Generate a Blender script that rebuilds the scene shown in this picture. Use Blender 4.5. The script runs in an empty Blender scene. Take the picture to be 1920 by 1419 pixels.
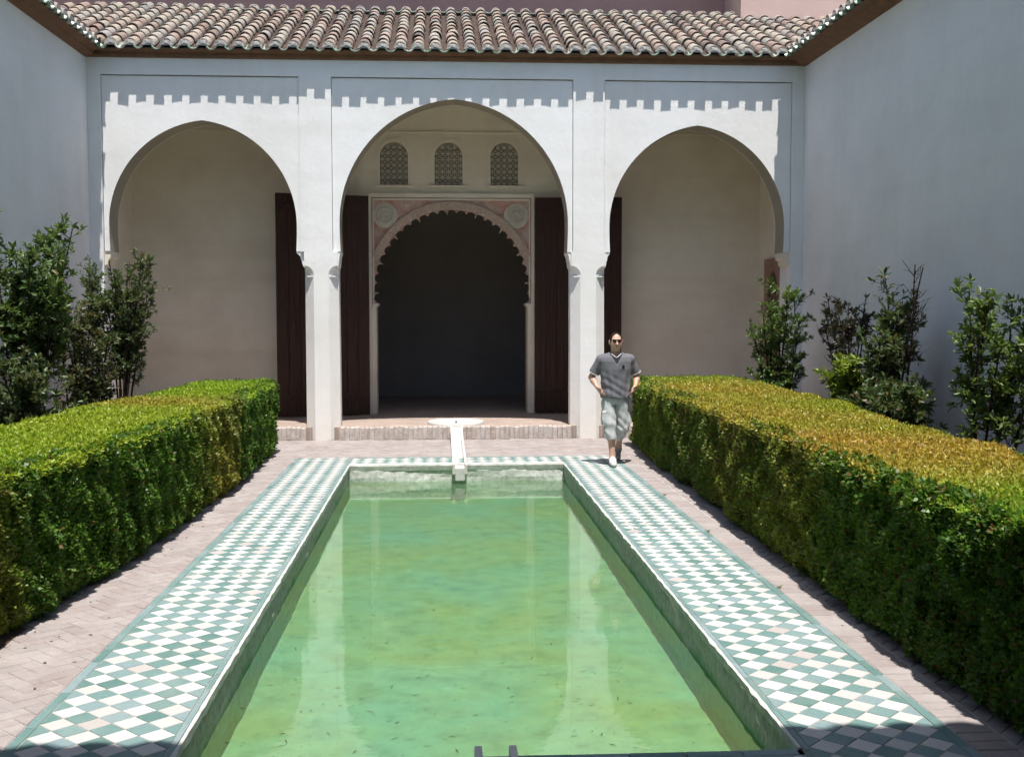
import bpy, math, random
import numpy as np
from mathutils import Vector, Matrix

random.seed(7)
RNG = np.random.default_rng(11)
scene = bpy.context.scene
COL = scene.collection

# ------------------------------------------------------------------ camera
CX, H = -0.2115, 2.0
YAW, PIT, ROL, FPX = 0.0628, 0.0564, -0.0013, 2122.0
F = Vector((math.sin(YAW) * math.cos(PIT), math.cos(YAW) * math.cos(PIT), -math.sin(PIT)))
R0 = Vector((math.cos(YAW), -math.sin(YAW), 0))
U0 = R0.cross(F)
R = R0 * math.cos(ROL) + U0 * math.sin(ROL)
U = U0 * math.cos(ROL) - R0 * math.sin(ROL)
cam_d = bpy.data.cameras.new('camera')
cam = bpy.data.objects.new('camera', cam_d)
COL.objects.link(cam)
cam.matrix_world = Matrix(((R.x, U.x, -F.x, CX), (R.y, U.y, -F.y, 0), (R.z, U.z, -F.z, H), (0, 0, 0, 1)))
cam_d.sensor_fit = 'HORIZONTAL'
cam_d.sensor_width = 36
cam_d.lens = FPX / 1920 * 36
cam_d.clip_end = 2000
scene.camera = cam

# ------------------------------------------------------------------ light
LX, LY = -0.042, 0.309                       # travel of sunlight per metre of fall
sun_dir = Vector((LX, LY, -1)).normalized()
SUN_EL = math.asin(-sun_dir.z)
SUN_AZ = math.atan2(-sun_dir.x, -sun_dir.y)  # compass bearing of the sun from +Y, clockwise
world = bpy.data.worlds.new('World')
scene.world = world
world.use_nodes = True
wn = world.node_tree.nodes
bg = wn['Background']
sky = wn.new('ShaderNodeTexSky')
sky.sky_type = 'NISHITA'
sky.sun_disc = False
sky.sun_elevation = SUN_EL
sky.sun_rotation = SUN_AZ
sky.air_density = 1.0
sky.dust_density = 1.6
world.node_tree.links.new(sky.outputs[0], bg.inputs[0])
bg.inputs[1].default_value = 0.1
sl = bpy.data.lights.new('sun', 'SUN')
sl.energy = 4.6
sl.angle = math.radians(0.53)
sl.color = (1.0, 0.955, 0.89)
so = bpy.data.objects.new('sun', sl)
COL.objects.link(so)
so.rotation_euler = sun_dir.to_track_quat('-Z', 'Y').to_euler()
so.location = (0, 0, 30)

scene.view_settings.view_transform = 'Standard'
scene.view_settings.look = 'None'
scene.view_settings.gamma = 1
scene.view_settings.exposure = 0.55
scene.view_settings.use_curve_mapping = False
scene.cycles.use_denoising = True
scene.cycles.use_light_tree = False
scene.cycles.use_adaptive_sampling = True
scene.cycles.adaptive_threshold = 0.035
scene.cycles.max_bounces = 6
scene.cycles.diffuse_bounces = 4
scene.cycles.glossy_bounces = 4
scene.cycles.transparent_max_bounces = 6
scene.cycles.caustics_reflective = False
scene.cycles.caustics_refractive = False


# ================================================================== helpers
class MB:
    def __init__(s):
        s.v, s.f = [], []

    def add(s, verts, faces):
        n = len(s.v)
        s.v += [tuple(p) for p in verts]
        s.f += [tuple(i + n for i in f) for f in faces]

    def box(s, x0, x1, y0, y1, z0, z1):
        s.add([(x0, y0, z0), (x1, y0, z0), (x1, y1, z0), (x0, y1, z0),
               (x0, y0, z1), (x1, y0, z1), (x1, y1, z1), (x0, y1, z1)],
              [(0, 3, 2, 1), (4, 5, 6, 7), (0, 1, 5, 4), (1, 2, 6, 5), (2, 3, 7, 6), (3, 0, 4, 7)])

    def prism(s, poly, fn, a, b, caps=True):
        """poly: list of 2-D points, fn(p, t) -> 3-D point; extruded from t=a to t=b"""
        n = len(poly)
        vs = [fn(p, a) for p in poly] + [fn(p, b) for p in poly]
        fs = [(i, (i + 1) % n, n + (i + 1) % n, n + i) for i in range(n)]
        if caps:
            fs += [tuple(range(n - 1, -1, -1)), tuple(range(n, 2 * n))]
        s.add(vs, fs)

    def tube(s, pts, rad, n=6, cap=True):
        pts = [Vector(p) for p in pts]
        vs = []
        ref = Vector((0.31, 0.17, 0.93))
        for i, p in enumerate(pts):
            t = (pts[min(i + 1, len(pts) - 1)] - pts[max(i - 1, 0)]).normalized()
            a = t.cross(ref)
            if a.length < 1e-3:
                a = t.cross(Vector((1, 0, 0)))
            a.normalize()
            b = t.cross(a)
            r = rad[i] if hasattr(rad, '__len__') else rad
            for k in range(n):
                th = 2 * math.pi * k / n
                vs.append(p + a * (r * math.cos(th)) + b * (r * math.sin(th)))
        fs = []
        for i in range(len(pts) - 1):
            for k in range(n):
                fs.append((i * n + k, i * n + (k + 1) % n, (i + 1) * n + (k + 1) % n, (i + 1) * n + k))
        if cap:
            fs += [tuple(range(n - 1, -1, -1)), tuple((len(pts) - 1) * n + k for k in range(n))]
        s.add(vs, fs)

    def lathe(s, prof, c, n=32, sx=1.0, sy=1.0):
        vs, fs = [], []
        m = len(prof)
        for k in range(n):
            th = 2 * math.pi * k / n
            for r, z in prof:
                vs.append((c[0] + r * sx * math.cos(th), c[1] + r * sy * math.sin(th), c[2] + z))
        for k in range(n):
            k2 = (k + 1) % n
            for i in range(m - 1):
                fs.append((k * m + i, k2 * m + i, k2 * m + i + 1, k * m + i + 1))
        s.add(vs, fs)

    def mesh(s, name):
        me = bpy.data.meshes.new(name)
        me.from_pydata(s.v, [], s.f)
        me.update()
        return me

    def build(s, name, mat, parent=None, smooth=False):
        me = s.mesh(name)
        me.materials.append(mat)
        if smooth:
            me.polygons.foreach_set('use_smooth', [True] * len(me.polygons))
        o = bpy.data.objects.new(name, me)
        COL.objects.link(o)
        if parent:
            o.parent = parent
        return o


def link_mesh(name, me, parent=None, loc=None, rot=None, scale=None):
    o = bpy.data.objects.new(name, me)
    COL.objects.link(o)
    if parent:
        o.parent = parent
    if loc is not None:
        o.location = loc
    if rot is not None:
        o.rotation_euler = rot
    if scale is not None:
        o.scale = scale
    return o


def empty(name, loc=(0, 0, 0)):
    o = bpy.data.objects.new(name, None)
    o.empty_display_size = 0.2
    COL.objects.link(o)
    o.location = loc
    return o


def tag(o, label=None, cat=None, group=None, kind=None):
    if label: o['label'] = label
    if cat: o['category'] = cat
    if group: o['group'] = group
    if kind: o['kind'] = kind
    return o


def np_mesh(name, verts, quads, mat, parent=None, tint=None, smooth=False, per=4):
    """big mesh of equal faces; tint = (n_face,3) -> face colour attribute 'tint'"""
    me = bpy.data.meshes.new(name)
    nv, nf = len(verts), len(quads)
    me.vertices.add(nv)
    me.vertices.foreach_set('co', np.ascontiguousarray(verts, np.float32).ravel())
    me.loops.add(nf * per)
    me.loops.foreach_set('vertex_index', np.ascontiguousarray(quads, np.int32).ravel())
    me.polygons.add(nf)
    me.polygons.foreach_set('loop_start', np.arange(0, nf * per, per, dtype=np.int32))
    if smooth:
        me.polygons.foreach_set('use_smooth', np.ones(nf, bool))
    if tint is not None:
        at = me.attributes.new('tint', 'FLOAT_COLOR', 'FACE')
        c = np.ones((nf, 4), np.float32)
        c[:, :3] = tint
        at.data.foreach_set('color', c.ravel())
    me.update(calc_edges=True)
    me.materials.append(mat)
    o = bpy.data.objects.new(name, me)
    COL.objects.link(o)
    if parent:
        o.parent = parent
    return o


def clip_poly(poly, x0, x1, y0, y1):
    def cut(pl, inside, inter):
        out = []
        for i in range(len(pl)):
            a, b = pl[i - 1], pl[i]
            ia, ib = inside(a), inside(b)
            if ib:
                if not ia: out.append(inter(a, b))
                out.append(b)
            elif ia:
                out.append(inter(a, b))
        return out

    def ix(c):
        return lambda a, b: (c, a[1] + (b[1] - a[1]) * (c - a[0]) / (b[0] - a[0]))

    def iy(c):
        return lambda a, b: (a[0] + (b[0] - a[0]) * (c - a[1]) / (b[1] - a[1]), c)

    for ins, it in ((lambda p: p[0] >= x0, ix(x0)), (lambda p: p[0] <= x1, ix(x1)),
                    (lambda p: p[1] >= y0, iy(y0)), (lambda p: p[1] <= y1, iy(y1))):
        poly = cut(poly, ins, it)
        if len(poly) < 3:
            return []
    return poly


def area(poly):
    return 0.5 * abs(sum(poly[i - 1][0] * poly[i][1] - poly[i][0] * poly[i - 1][1] for i in range(len(poly))))


def slab(poly, z0, z1, bev=0.004):
    """flat piece with a chamfered upper edge, local to its centroid"""
    cx = sum(p[0] for p in poly) / len(poly)
    cy = sum(p[1] for p in poly) / len(poly)
    n = len(poly)
    sh = []
    for x, y in poly:
        dx, dy = x - cx, y - cy
        L = max(1e-6, math.hypot(dx, dy))
        k = max(0.2, (L - bev * 1.4) / L)
        sh.append((dx * k, dy * k))
    vs = [(x - cx, y - cy, z0) for x, y in poly] + [(x - cx, y - cy, z1 - bev) for x, y in poly] + [(x, y, z1) for x, y in sh]
    fs = [tuple(range(2 * n, 3 * n))]
    for i in range(n):
        j = (i + 1) % n
        fs += [(i, j, n + j, n + i), (n + i, n + j, 2 * n + j, 2 * n + i)]
    return (cx, cy), vs, fs


# ------------------------------------------------------------------ materials
def nodes(name):
    m = bpy.data.materials.new(name)
    m.use_nodes = True
    nt = m.node_tree
    return m, nt, nt.nodes, nt.links, nt.nodes['Principled BSDF']


def tex(nt, kind, scale, vec=None, **kw):
    n = nt.nodes.new(kind)
    n.inputs['Scale'].default_value = scale
    for k, v in kw.items():
        n.inputs[k].default_value = v
    if vec is not None:
        nt.links.new(vec, n.inputs['Vector'])
    return n


def ramp(nt, fac, stops, interp='LINEAR'):
    n = nt.nodes.new('ShaderNodeValToRGB')
    n.color_ramp.interpolation = interp
    e = n.color_ramp.elements
    while len(e) > 1:
        e.remove(e[-1])
    e[0].position = stops[0][0]
    e[0].color = (*stops[0][1], 1)
    for p, c in stops[1:]:
        k = e.new(p)
        k.color = (*c, 1)
    nt.links.new(fac, n.inputs[0])
    return n


def mix(nt, a, b, fac, mode='MIX'):
    n = nt.nodes.new('ShaderNodeMix')
    n.data_type = 'RGBA'
    n.blend_type = mode
    for s, v in ((n.inputs[0], fac), (n.inputs[6], a), (n.inputs[7], b)):
        if hasattr(v, 'is_linked'):
            nt.links.new(v, s)
        elif isinstance(v, tuple):
            s.default_value = (*v, 1)
        else:
            s.default_value = v
    return n.outputs[2]


def mathn(nt, op, a, b=0.0, clamp=False):
    n = nt.nodes.new('ShaderNodeMath')
    n.operation = op
    n.use_clamp = clamp
    for s, v in ((n.inputs[0], a), (n.inputs[1], b)):
        if hasattr(v, 'is_linked'):
            nt.links.new(v, s)
        else:
            s.default_value = v
    return n.outputs[0]


def bump(nt, h, strength, dist, bsdf):
    b = nt.nodes.new('ShaderNodeBump')
    b.inputs['Strength'].default_value = strength
    b.inputs['Distance'].default_value = dist
    nt.links.new(h, b.inputs['Height'])
    nt.links.new(b.outputs[0], bsdf.inputs['Normal'])
    return b


def mat_plaster(name, col, stain=(0.45, 0.43, 0.38), amount=0.25, relief=0.5, base=None, streak=0.35):
    m, nt, N, L, B = nodes(name)
    geo = N.new('ShaderNodeNewGeometry')
    P = geo.outputs['Position']
    n1 = tex(nt, 'ShaderNodeTexNoise', 0.9, P, Detail=6, Roughness=0.6)
    n2 = tex(nt, 'ShaderNodeTexNoise', 14, P, Detail=5, Roughness=0.65)
    mp = N.new('ShaderNodeMapping')
    mp.inputs['Scale'].default_value = (2.6, 2.6, 0.22)
    L.new(P, mp.inputs[0])
    n3 = tex(nt, 'ShaderNodeTexNoise', 1.0, mp.outputs[0], Detail=5, Roughness=0.6)
    mp4 = N.new('ShaderNodeMapping')
    mp4.inputs['Scale'].default_value = (0.35, 0.35, 2.4)
    L.new(P, mp4.inputs[0])
    n4 = tex(nt, 'ShaderNodeTexNoise', 1.0, mp4.outputs[0], Detail=4, Roughness=0.55)
    f1 = ramp(nt, n1.outputs[0], [(0.42, (0, 0, 0)), (0.75, (1, 1, 1))]).outputs[0]
    c = mix(nt, col, stain, mathn(nt, 'MULTIPLY', f1, amount))
    f3 = ramp(nt, n3.outputs[0], [(0.50, (0, 0, 0)), (0.78, (1, 1, 1))]).outputs[0]
    c = mix(nt, c, stain, mathn(nt, 'MULTIPLY', f3, amount * streak * 2))
    f4 = ramp(nt, n4.outputs[0], [(0.52, (0, 0, 0)), (0.72, (1, 1, 1))]).outputs[0]
    c = mix(nt, c, stain, mathn(nt, 'MULTIPLY', f4, amount * 0.5))
    c = mix(nt, c, (0.5, 0.5, 0.5), mathn(nt, 'MULTIPLY', mathn(nt, 'SUBTRACT', n2.outputs[0], 0.5), 0.25, True), 'MULTIPLY')
    if base:                                       # rising damp with a ragged upper edge
        sep = N.new('ShaderNodeSeparateXYZ')
        L.new(P, sep.inputs[0])
        zz = mathn(nt, 'ADD', sep.outputs[2], mathn(nt, 'MULTIPLY', n1.outputs[0], -2.2))
        zz = mathn(nt, 'ADD', zz, mathn(nt, 'MULTIPLY', n3.outputs[0], -1.3))
        fb = ramp(nt, mathn(nt, 'ADD', mathn(nt, 'MULTIPLY', zz, 0.3), 0.55), [(0.0, (1, 1, 1)), (0.55, (0, 0, 0))]).outputs[0]
        c = mix(nt, c, base, mathn(nt, 'MULTIPLY', fb, 0.55))
    L.new(c, B.inputs['Base Color'])
    B.inputs['Roughness'].default_value = 0.9
    B.inputs['Specular IOR Level'].default_value = 0.2
    hgt = mathn(nt, 'ADD', mathn(nt, 'MULTIPLY', n2.outputs[0], 0.35), tex(nt, 'ShaderNodeTexNoise', 2.3, P, Detail=3).outputs[0])
    bump(nt, hgt, relief, 0.02, B)
    return m


def mat_rand(name, stops, rough=0.7, var=0.25, scale=18, source='OBJECT', spec=0.3, grime=None, bmp=0.3, gscale=3.0):
    """per-piece colour from a ramp, plus grain and grime"""
    m, nt, N, L, B = nodes(name)
    if source == 'OBJECT':
        r = N.new('ShaderNodeObjectInfo').outputs['Random']
    else:
        a = N.new('ShaderNodeAttribute')
        a.attribute_name = 'tint'
        r = a.outputs['Fac']
    P = N.new('ShaderNodeNewGeometry').outputs['Position']
    c = ramp(nt, r, stops).outputs[0]
    n = tex(nt, 'ShaderNodeTexNoise', scale, P, Detail=6, Roughness=0.7)
    dk = ramp(nt, n.outputs[0], [(0.3, (1 - var,) * 3), (0.65, (1, 1, 1))]).outputs[0]
    c = mix(nt, c, dk, 1.0, 'MULTIPLY')
    if grime:
        g = tex(nt, 'ShaderNodeTexNoise', gscale, P, Detail=7, Roughness=0.7)
        gf = ramp(nt, g.outputs[0], [(0.47, (0, 0, 0)), (0.72, (1, 1, 1))]).outputs[0]
        c = mix(nt, c, grime[0], mathn(nt, 'MULTIPLY', gf, grime[1]))
    L.new(c, B.inputs['Base Color'])
    B.inputs['Roughness'].default_value = rough
    B.inputs['Specular IOR Level'].default_value = spec
    bump(nt, n.outputs[0], bmp, 0.006, B)
    return m


def mat_simple(name, col, rough=0.7, var=0.2, scale=10, spec=0.3, bmp=0.2, dist=0.004, stretch=None):
    m, nt, N, L, B = nodes(name)
    P = N.new('ShaderNodeNewGeometry').outputs['Position']
    if stretch:
        mp = N.new('ShaderNodeMapping')
        mp.inputs['Scale'].default_value = stretch
        L.new(P, mp.inputs[0])
        P = mp.outputs[0]
    n = tex(nt, 'ShaderNodeTexNoise', scale, P, Detail=6, Roughness=0.65)
    dk = ramp(nt, n.outputs[0], [(0.3, (1 - var,) * 3), (0.7, (1 + var * 0.3,) * 3)]).outputs[0]
    L.new(mix(nt, col, dk, 1.0, 'MULTIPLY'), B.inputs['Base Color'])
    B.inputs['Roughness'].default_value = rough
    B.inputs['Specular IOR Level'].default_value = spec
    bump(nt, n.outputs[0], bmp, dist, B)
    return m


def mat_leaf(name, gloss=0.35, trans=0.35, spec=0.4):
    m, nt, N, L, B = nodes(name)
    a = N.new('ShaderNodeAttribute')
    a.attribute_name = 'tint'
    L.new(a.outputs['Color'], B.inputs['Base Color'])
    B.inputs['Roughness'].default_value = gloss
    B.inputs['Specular IOR Level'].default_value = spec
    t = N.new('ShaderNodeBsdfTranslucent')
    L.new(mix(nt, a.outputs['Color'], (1.0, 1.0, 0.45), 1.0, 'MULTIPLY'), t.inputs[0])
    mx = N.new('ShaderNodeMixShader')
    mx.inputs[0].default_value = trans
    L.new(B.outputs[0], mx.inputs[1])
    L.new(t.outputs[0], mx.inputs[2])
    L.new(mx.outputs[0], N['Material Output'].inputs[0])
    return m


M = {}
M['white'] = mat_plaster('white_limewash', (0.84, 0.84, 0.84), (0.62, 0.59, 0.52), 0.30, 0.4, base=(0.74, 0.70, 0.62))
M['side'] = mat_plaster('side_limewash', (0.81, 0.81, 0.81), (0.58, 0.58, 0.57), 0.35, 0.45, base=(0.44, 0.43, 0.41), streak=0.22)
M['inner'] = mat_plaster('inner_limewash', (0.84, 0.78, 0.66), (0.60, 0.52, 0.40), 0.55, 0.35, streak=0.1)
M['soffit'] = mat_plaster('soffit_shaded_plaster', (0.38, 0.34, 0.27), (0.28, 0.25, 0.19), 0.4, 0.35, streak=0.1)  # dirty bare plaster, its brown deepened to put shade under the arches
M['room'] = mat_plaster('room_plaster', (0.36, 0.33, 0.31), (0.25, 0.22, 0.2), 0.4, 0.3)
M['stucco'] = mat_simple('carved_stucco', (0.60, 0.47, 0.38), 0.9, 0.35, 22, 0.2, 0.6, 0.008)
M['lattice'] = mat_simple('lattice_plaster', (0.66, 0.61, 0.52), 0.9, 0.2, 20)
M['wood'] = mat_simple('dark_door_wood', (0.055, 0.026, 0.018), 0.6, 0.55, 4, 0.3, 0.5, 0.01, (9, 9, 0.5))
M['eave'] = mat_simple('eave_brown_paint', (0.20, 0.105, 0.06), 0.75, 0.35, 5, 0.2, 0.3)
M['timber'] = mat_simple('ceiling_timber', (0.16, 0.10, 0.06), 0.8, 0.4, 6)
M['marble'] = mat_simple('white_marble', (0.60, 0.585, 0.56), 0.45, 0.18, 5, 0.4, 0.15)
M['soil'] = mat_simple('garden_soil', (0.09, 0.065, 0.045), 0.95, 0.5, 9, 0.1, 0.8, 0.03)
M['earth'] = mat_simple('dry_earth', (0.22, 0.18, 0.13), 0.95, 0.4, 1.2, 0.1)
M['bark'] = mat_simple('shrub_bark', (0.055, 0.042, 0.033), 0.9, 0.5, 25, 0.1, 0.7, 0.01)
M['mortar'] = mat_simple('grey_mortar', (0.40, 0.39, 0.37), 0.95, 0.55, 26, 0.1, 0.8, 0.02)
M['joint'] = mat_simple('sand_joint', (0.44, 0.40, 0.38), 0.95, 0.3, 30, 0.1)
M['leaf'] = mat_leaf('shrub_leaf', 0.40, 0.40, 0.4)
M['hedge'] = mat_leaf('hedge_leaf', 0.42, 0.42, 0.4)

# pink stucco spandrel
m, nt, N, L, B = nodes('pink_stucco')
P = N.new('ShaderNodeNewGeometry').outputs['Position']
n1 = tex(nt, 'ShaderNodeTexNoise', 3.2, P, Detail=8, Roughness=0.7)
n2 = tex(nt, 'ShaderNodeTexVoronoi', 26, P)
c = ramp(nt, n1.outputs[0], [(0.35, (0.50, 0.20, 0.16)), (0.52, (0.55, 0.38, 0.32)), (0.66, (0.62, 0.55, 0.47))]).outputs[0]
L.new(c, B.inputs['Base Color'])
B.inputs['Roughness'].default_value = 0.92
bump(nt, mathn(nt, 'ADD', n2.outputs[0], n1.outputs[0]), 0.6, 0.012, B)
M['pink'] = m

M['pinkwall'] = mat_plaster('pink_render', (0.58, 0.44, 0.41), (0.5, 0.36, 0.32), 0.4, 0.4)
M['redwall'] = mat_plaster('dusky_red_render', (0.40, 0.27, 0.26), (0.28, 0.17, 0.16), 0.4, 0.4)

TERRA = [(0.0, (0.16, 0.135, 0.125)), (0.10, (0.31, 0.225, 0.185)), (0.28, (0.385, 0.30, 0.255)), (0.5, (0.42, 0.365, 0.30)),
         (0.7, (0.35, 0.33, 0.31)), (0.88, (0.46, 0.41, 0.335)), (1.0, (0.25, 0.235, 0.225))]
M['tile'] = mat_rand('roof_terracotta', TERRA, 0.9, 0.35, 14, spec=0.1, grime=((0.34, 0.325, 0.305), 0.7), gscale=9)
M['tile_s'] = mat_rand('roof_terracotta_far', TERRA, 0.9, 0.35, 14, 'ATTR', spec=0.1, grime=((0.34, 0.325, 0.305), 0.7), gscale=9)
M['chan'] = mat_simple('channel_clay_shaded', (0.10, 0.072, 0.062), 0.95, 0.5, 12, 0.1)  # clay darkened: the shadow between cover tiles is put into this colour
GLAZE = [(0, (0.22, 0.40, 0.28)), (0.5, (0.40, 0.54, 0.42)), (1, (0.55, 0.60, 0.52))]
M['glaze'] = mat_rand('green_glazed_tile', GLAZE, 0.35, 0.5, 20, spec=0.5, grime=((0.55, 0.55, 0.48), 0.7), gscale=12)
M['ridge'] = mat_simple('ridge_lime', (0.62, 0.58, 0.52), 0.9, 0.4, 20)

WH = [(0, (0.50, 0.49, 0.47)), (0.5, (0.56, 0.555, 0.535)), (0.96, (0.60, 0.60, 0.585)), (0.975, (0.47, 0.435, 0.415)), (1, (0.43, 0.395, 0.375))]
GR = [(0, (0.115, 0.215, 0.196)), (0.4, (0.15, 0.255, 0.240)), (0.75, (0.185, 0.285, 0.280)), (1, (0.24, 0.32, 0.335))]
M['wt'] = mat_rand('white_cement_tile', WH, 0.55, 0.12, 40, spec=0.35, grime=((0.44, 0.41, 0.39), 0.3), gscale=2.0)
M['wt_s'] = mat_rand('white_cement_tile_far', WH, 0.55, 0.12, 40, 'ATTR', spec=0.35, grime=((0.44, 0.41, 0.39), 0.3), gscale=2.0)
M['gt'] = mat_rand('green_cement_tile', GR, 0.55, 0.18, 40, spec=0.35, grime=((0.34, 0.38, 0.35), 0.4), gscale=2.2)
M['gt_s'] = mat_rand('green_cement_tile_far', GR, 0.55, 0.18, 40, 'ATTR', spec=0.35, grime=((0.34, 0.38, 0.35), 0.4), gscale=2.2)
BR = [(0, (0.30, 0.255, 0.243)), (0.4, (0.33, 0.287, 0.275)), (0.8, (0.35, 0.313, 0.302)), (1, (0.30, 0.268, 0.26))]
M['br'] = mat_rand('paving_brick', BR, 0.9, 0.15, 20, spec=0.15, grime=((0.41, 0.38, 0.367), 0.75), gscale=2.6)
M['br_s'] = mat_rand('paving_brick_far', BR, 0.9, 0.15, 20, 'ATTR', spec=0.15, grime=((0.41, 0.38, 0.367), 0.75), gscale=2.6)
RB = [(0, (0.47, 0.37, 0.32)), (0.15, (0.52, 0.45, 0.40)), (0.5, (0.55, 0.485, 0.45)), (1, (0.57, 0.525, 0.495))]
M['rb'] = mat_rand('step_brick', RB, 0.92, 0.4, 22, spec=0.1, grime=((0.62, 0.58, 0.54), 0.85), gscale=9)

# portico floor: brick pattern too fine to tell apart
m, nt, N, L, B = nodes('portico_brick_floor')
P = N.new('ShaderNodeNewGeometry').outputs['Position']
mp = N.new('ShaderNodeMapping')
mp.inputs['Rotation'].default_value = (0, 0, math.radians(45))
L.new(P, mp.inputs[0])
bt = N.new('ShaderNodeTexBrick')
L.new(mp.outputs[0], bt.inputs[0])
bt.inputs['Scale'].default_value = 4.0
bt.inputs['Color1'].default_value = (0.38, 0.30, 0.26, 1)
bt.inputs['Color2'].default_value = (0.33, 0.26, 0.23, 1)
bt.inputs['Mortar'].default_value = (0.43, 0.37, 0.33, 1)
bt.inputs['Mortar Size'].default_value = 0.012
n1 = tex(nt, 'ShaderNodeTexNoise', 3, P, Detail=6, Roughness=0.65)
L.new(mix(nt, bt.outputs[0], ramp(nt, n1.outputs[0], [(0.3, (0.8, 0.78, 0.76)), (0.7, (1.12, 1.1, 1.08))]).outputs[0], 1.0, 'MULTIPLY'), B.inputs['Base Color'])
B.inputs['Roughness'].default_value = 0.85
bump(nt, n1.outputs[0], 0.3, 0.01, B)
M['floor'] = m


def mat_pool(name, top, wet, floor=False):
    m, nt, N, L, B = nodes(name)
    P = N.new('ShaderNodeNewGeometry').outputs['Position']
    n1 = tex(nt, 'ShaderNodeTexNoise', 1.15 if floor else 2.4, P, Detail=9 if floor else 5, Roughness=0.62 if floor else 0.55)
    n2 = tex(nt, 'ShaderNodeTexNoise', 5 if floor else 17, P, Detail=8, Roughness=0.7)
    if floor:
        n3 = tex(nt, 'ShaderNodeTexNoise', 0.42, P, Detail=3, Roughness=0.5)
        c = ramp(nt, n1.outputs[0], [(0.38, (0.18, 0.37, 0.27)), (0.48, (0.22, 0.40, 0.23)), (0.56, (0.27, 0.36, 0.13)), (0.68, (0.30, 0.31, 0.08))]).outputs[0]
        c2 = ramp(nt, n3.outputs[0], [(0.40, (0.20, 0.43, 0.34)), (0.62, (0.25, 0.38, 0.14))]).outputs[0]
        c = mix(nt, mix(nt, c, c2, 0.45), (0.42, 0.50, 0.42), 0.14)
        c = mix(nt, c, ramp(nt, n2.outputs[0], [(0.28, (0.55, 0.62, 0.60)), (0.48, (0.95, 0.97, 0.95)), (0.62, (1.1, 1.1, 1.08)), (0.78, (1.5, 1.45, 1.4))]).outputs[0], 1.0, 'MULTIPLY')
    else:
        sep = N.new('ShaderNodeSeparateXYZ')
        L.new(P, sep.inputs[0])
        z = mathn(nt, 'ADD', sep.outputs[2], mathn(nt, 'MULTIPLY', mathn(nt, 'SUBTRACT', n1.outputs[0], 0.5), 0.16))
        f = ramp(nt, mathn(nt, 'ADD', mathn(nt, 'MULTIPLY', z, 4.0), 1.0), [(0.0, wet), (0.10, tuple(0.5 * (a + b) for a, b in zip(top, wet))), (0.28, top)])
        g = ramp(nt, n2.outputs[0], [(0.38, (0.52, 0.54, 0.50)), (0.58, (1, 1, 1))]).outputs[0]
        c = mix(nt, f.outputs[0], g, 0.75, 'MULTIPLY')
    L.new(c, B.inputs['Base Color'])
    B.inputs['Roughness'].default_value = 0.9
    bump(nt, n2.outputs[0], 0.7, 0.012, B)
    return m


M['poolwall'] = mat_pool('pool_side_plaster', (0.44, 0.45, 0.40), (0.09, 0.28, 0.14))
M['poolend'] = mat_pool('pool_end_plaster', (0.66, 0.66, 0.63), (0.52, 0.60, 0.53))
M['poolfloor'] = mat_pool('pool_floor_algae', (0, 0, 0), (0, 0, 0), True)

# water: clear green-tinted body with suspended algae and a Fresnel mirror on top
m, nt, N, L, B = nodes('pool_water')
P = N.new('ShaderNodeNewGeometry').outputs['Position']
N.remove(B)
mp = N.new('ShaderNodeMapping')
mp.inputs['Scale'].default_value = (1.0, 2.2, 1.0)
L.new(P, mp.inputs[0])
rip = tex(nt, 'ShaderNodeTexNoise', 5.0, mp.outputs[0], Detail=3, Roughness=0.5)
bp = N.new('ShaderNodeBump')
bp.inputs['Strength'].default_value = 0.035
bp.inputs['Distance'].default_value = 0.02
L.new(rip.outputs[0], bp.inputs['Height'])
tr = N.new('ShaderNodeBsdfTransparent')
tr.inputs[0].default_value = (0.78, 0.93, 0.80, 1)
df = N.new('ShaderNodeBsdfDiffuse')
n1 = tex(nt, 'ShaderNodeTexNoise', 0.9, P, Detail=5, Roughness=0.6)
L.new(ramp(nt, n1.outputs[0], [(0.35, (0.18, 0.31, 0.21)), (0.65, (0.24, 0.31, 0.13))]).outputs[0], df.inputs[0])
m1 = N.new('ShaderNodeMixShader')
m1.inputs[0].default_value = 0.25
L.new(tr.outputs[0], m1.inputs[1])
L.new(df.outputs[0], m1.inputs[2])
gl = N.new('ShaderNodeBsdfGlossy')
gl.inputs['Roughness'].default_value = 0.015
L.new(bp.outputs[0], gl.inputs['Normal'])
fr = N.new('ShaderNodeFresnel')
fr.inputs[0].default_value = 1.36
L.new(bp.outputs[0], fr.inputs[1])
m2 = N.new('ShaderNodeMixShader')
L.new(fr.outputs[0], m2.inputs[0])
L.new(m1.outputs[0], m2.inputs[1])
L.new(gl.outputs[0], m2.inputs[2])
L.new(m2.outputs[0], N['Material Output'].inputs[0])
M['water'] = m

# ================================================================== ground, pool, paving
A, BX = 1.441, 2.237                 # half widths: pool, tiled border
PY0, PY1 = 5.03, 15.08               # pool ends
TY0, TY1 = 4.23, 15.89               # tiled border ends
WZ, FZ = -0.225, -0.45               # water level, pool floor
YF = 18.15                           # portico front

g = MB()
xs = (-400, -BX, BX, 400)
ys = (-400, TY0, TY1, 400)
for i in range(3):
    for j in range(3):
        if i == 1 and j == 1: continue
        g.add([(xs[i], ys[j], -0.05), (xs[i + 1], ys[j], -0.05), (xs[i + 1], ys[j + 1], -0.05), (xs[i], ys[j + 1], -0.05)], [(0, 1, 2, 3)])
tag(g.build('ground', M['earth']), kind='structure', label='dry earth ground under and around the courtyard')

# pool basin
pool = tag(empty('pool', (0, (PY0 + PY1) / 2, 0)), kind='structure', label='shallow rectangular pool with stained plaster sides')


def wpart(mb, name, mat, parent, smooth=False):
    """part given in world coordinates under a parent that stands elsewhere"""
    o = mb.build(name, mat, parent, smooth)
    o.matrix_parent_inverse = Matrix.Translation(-parent.location)
    return o


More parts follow.
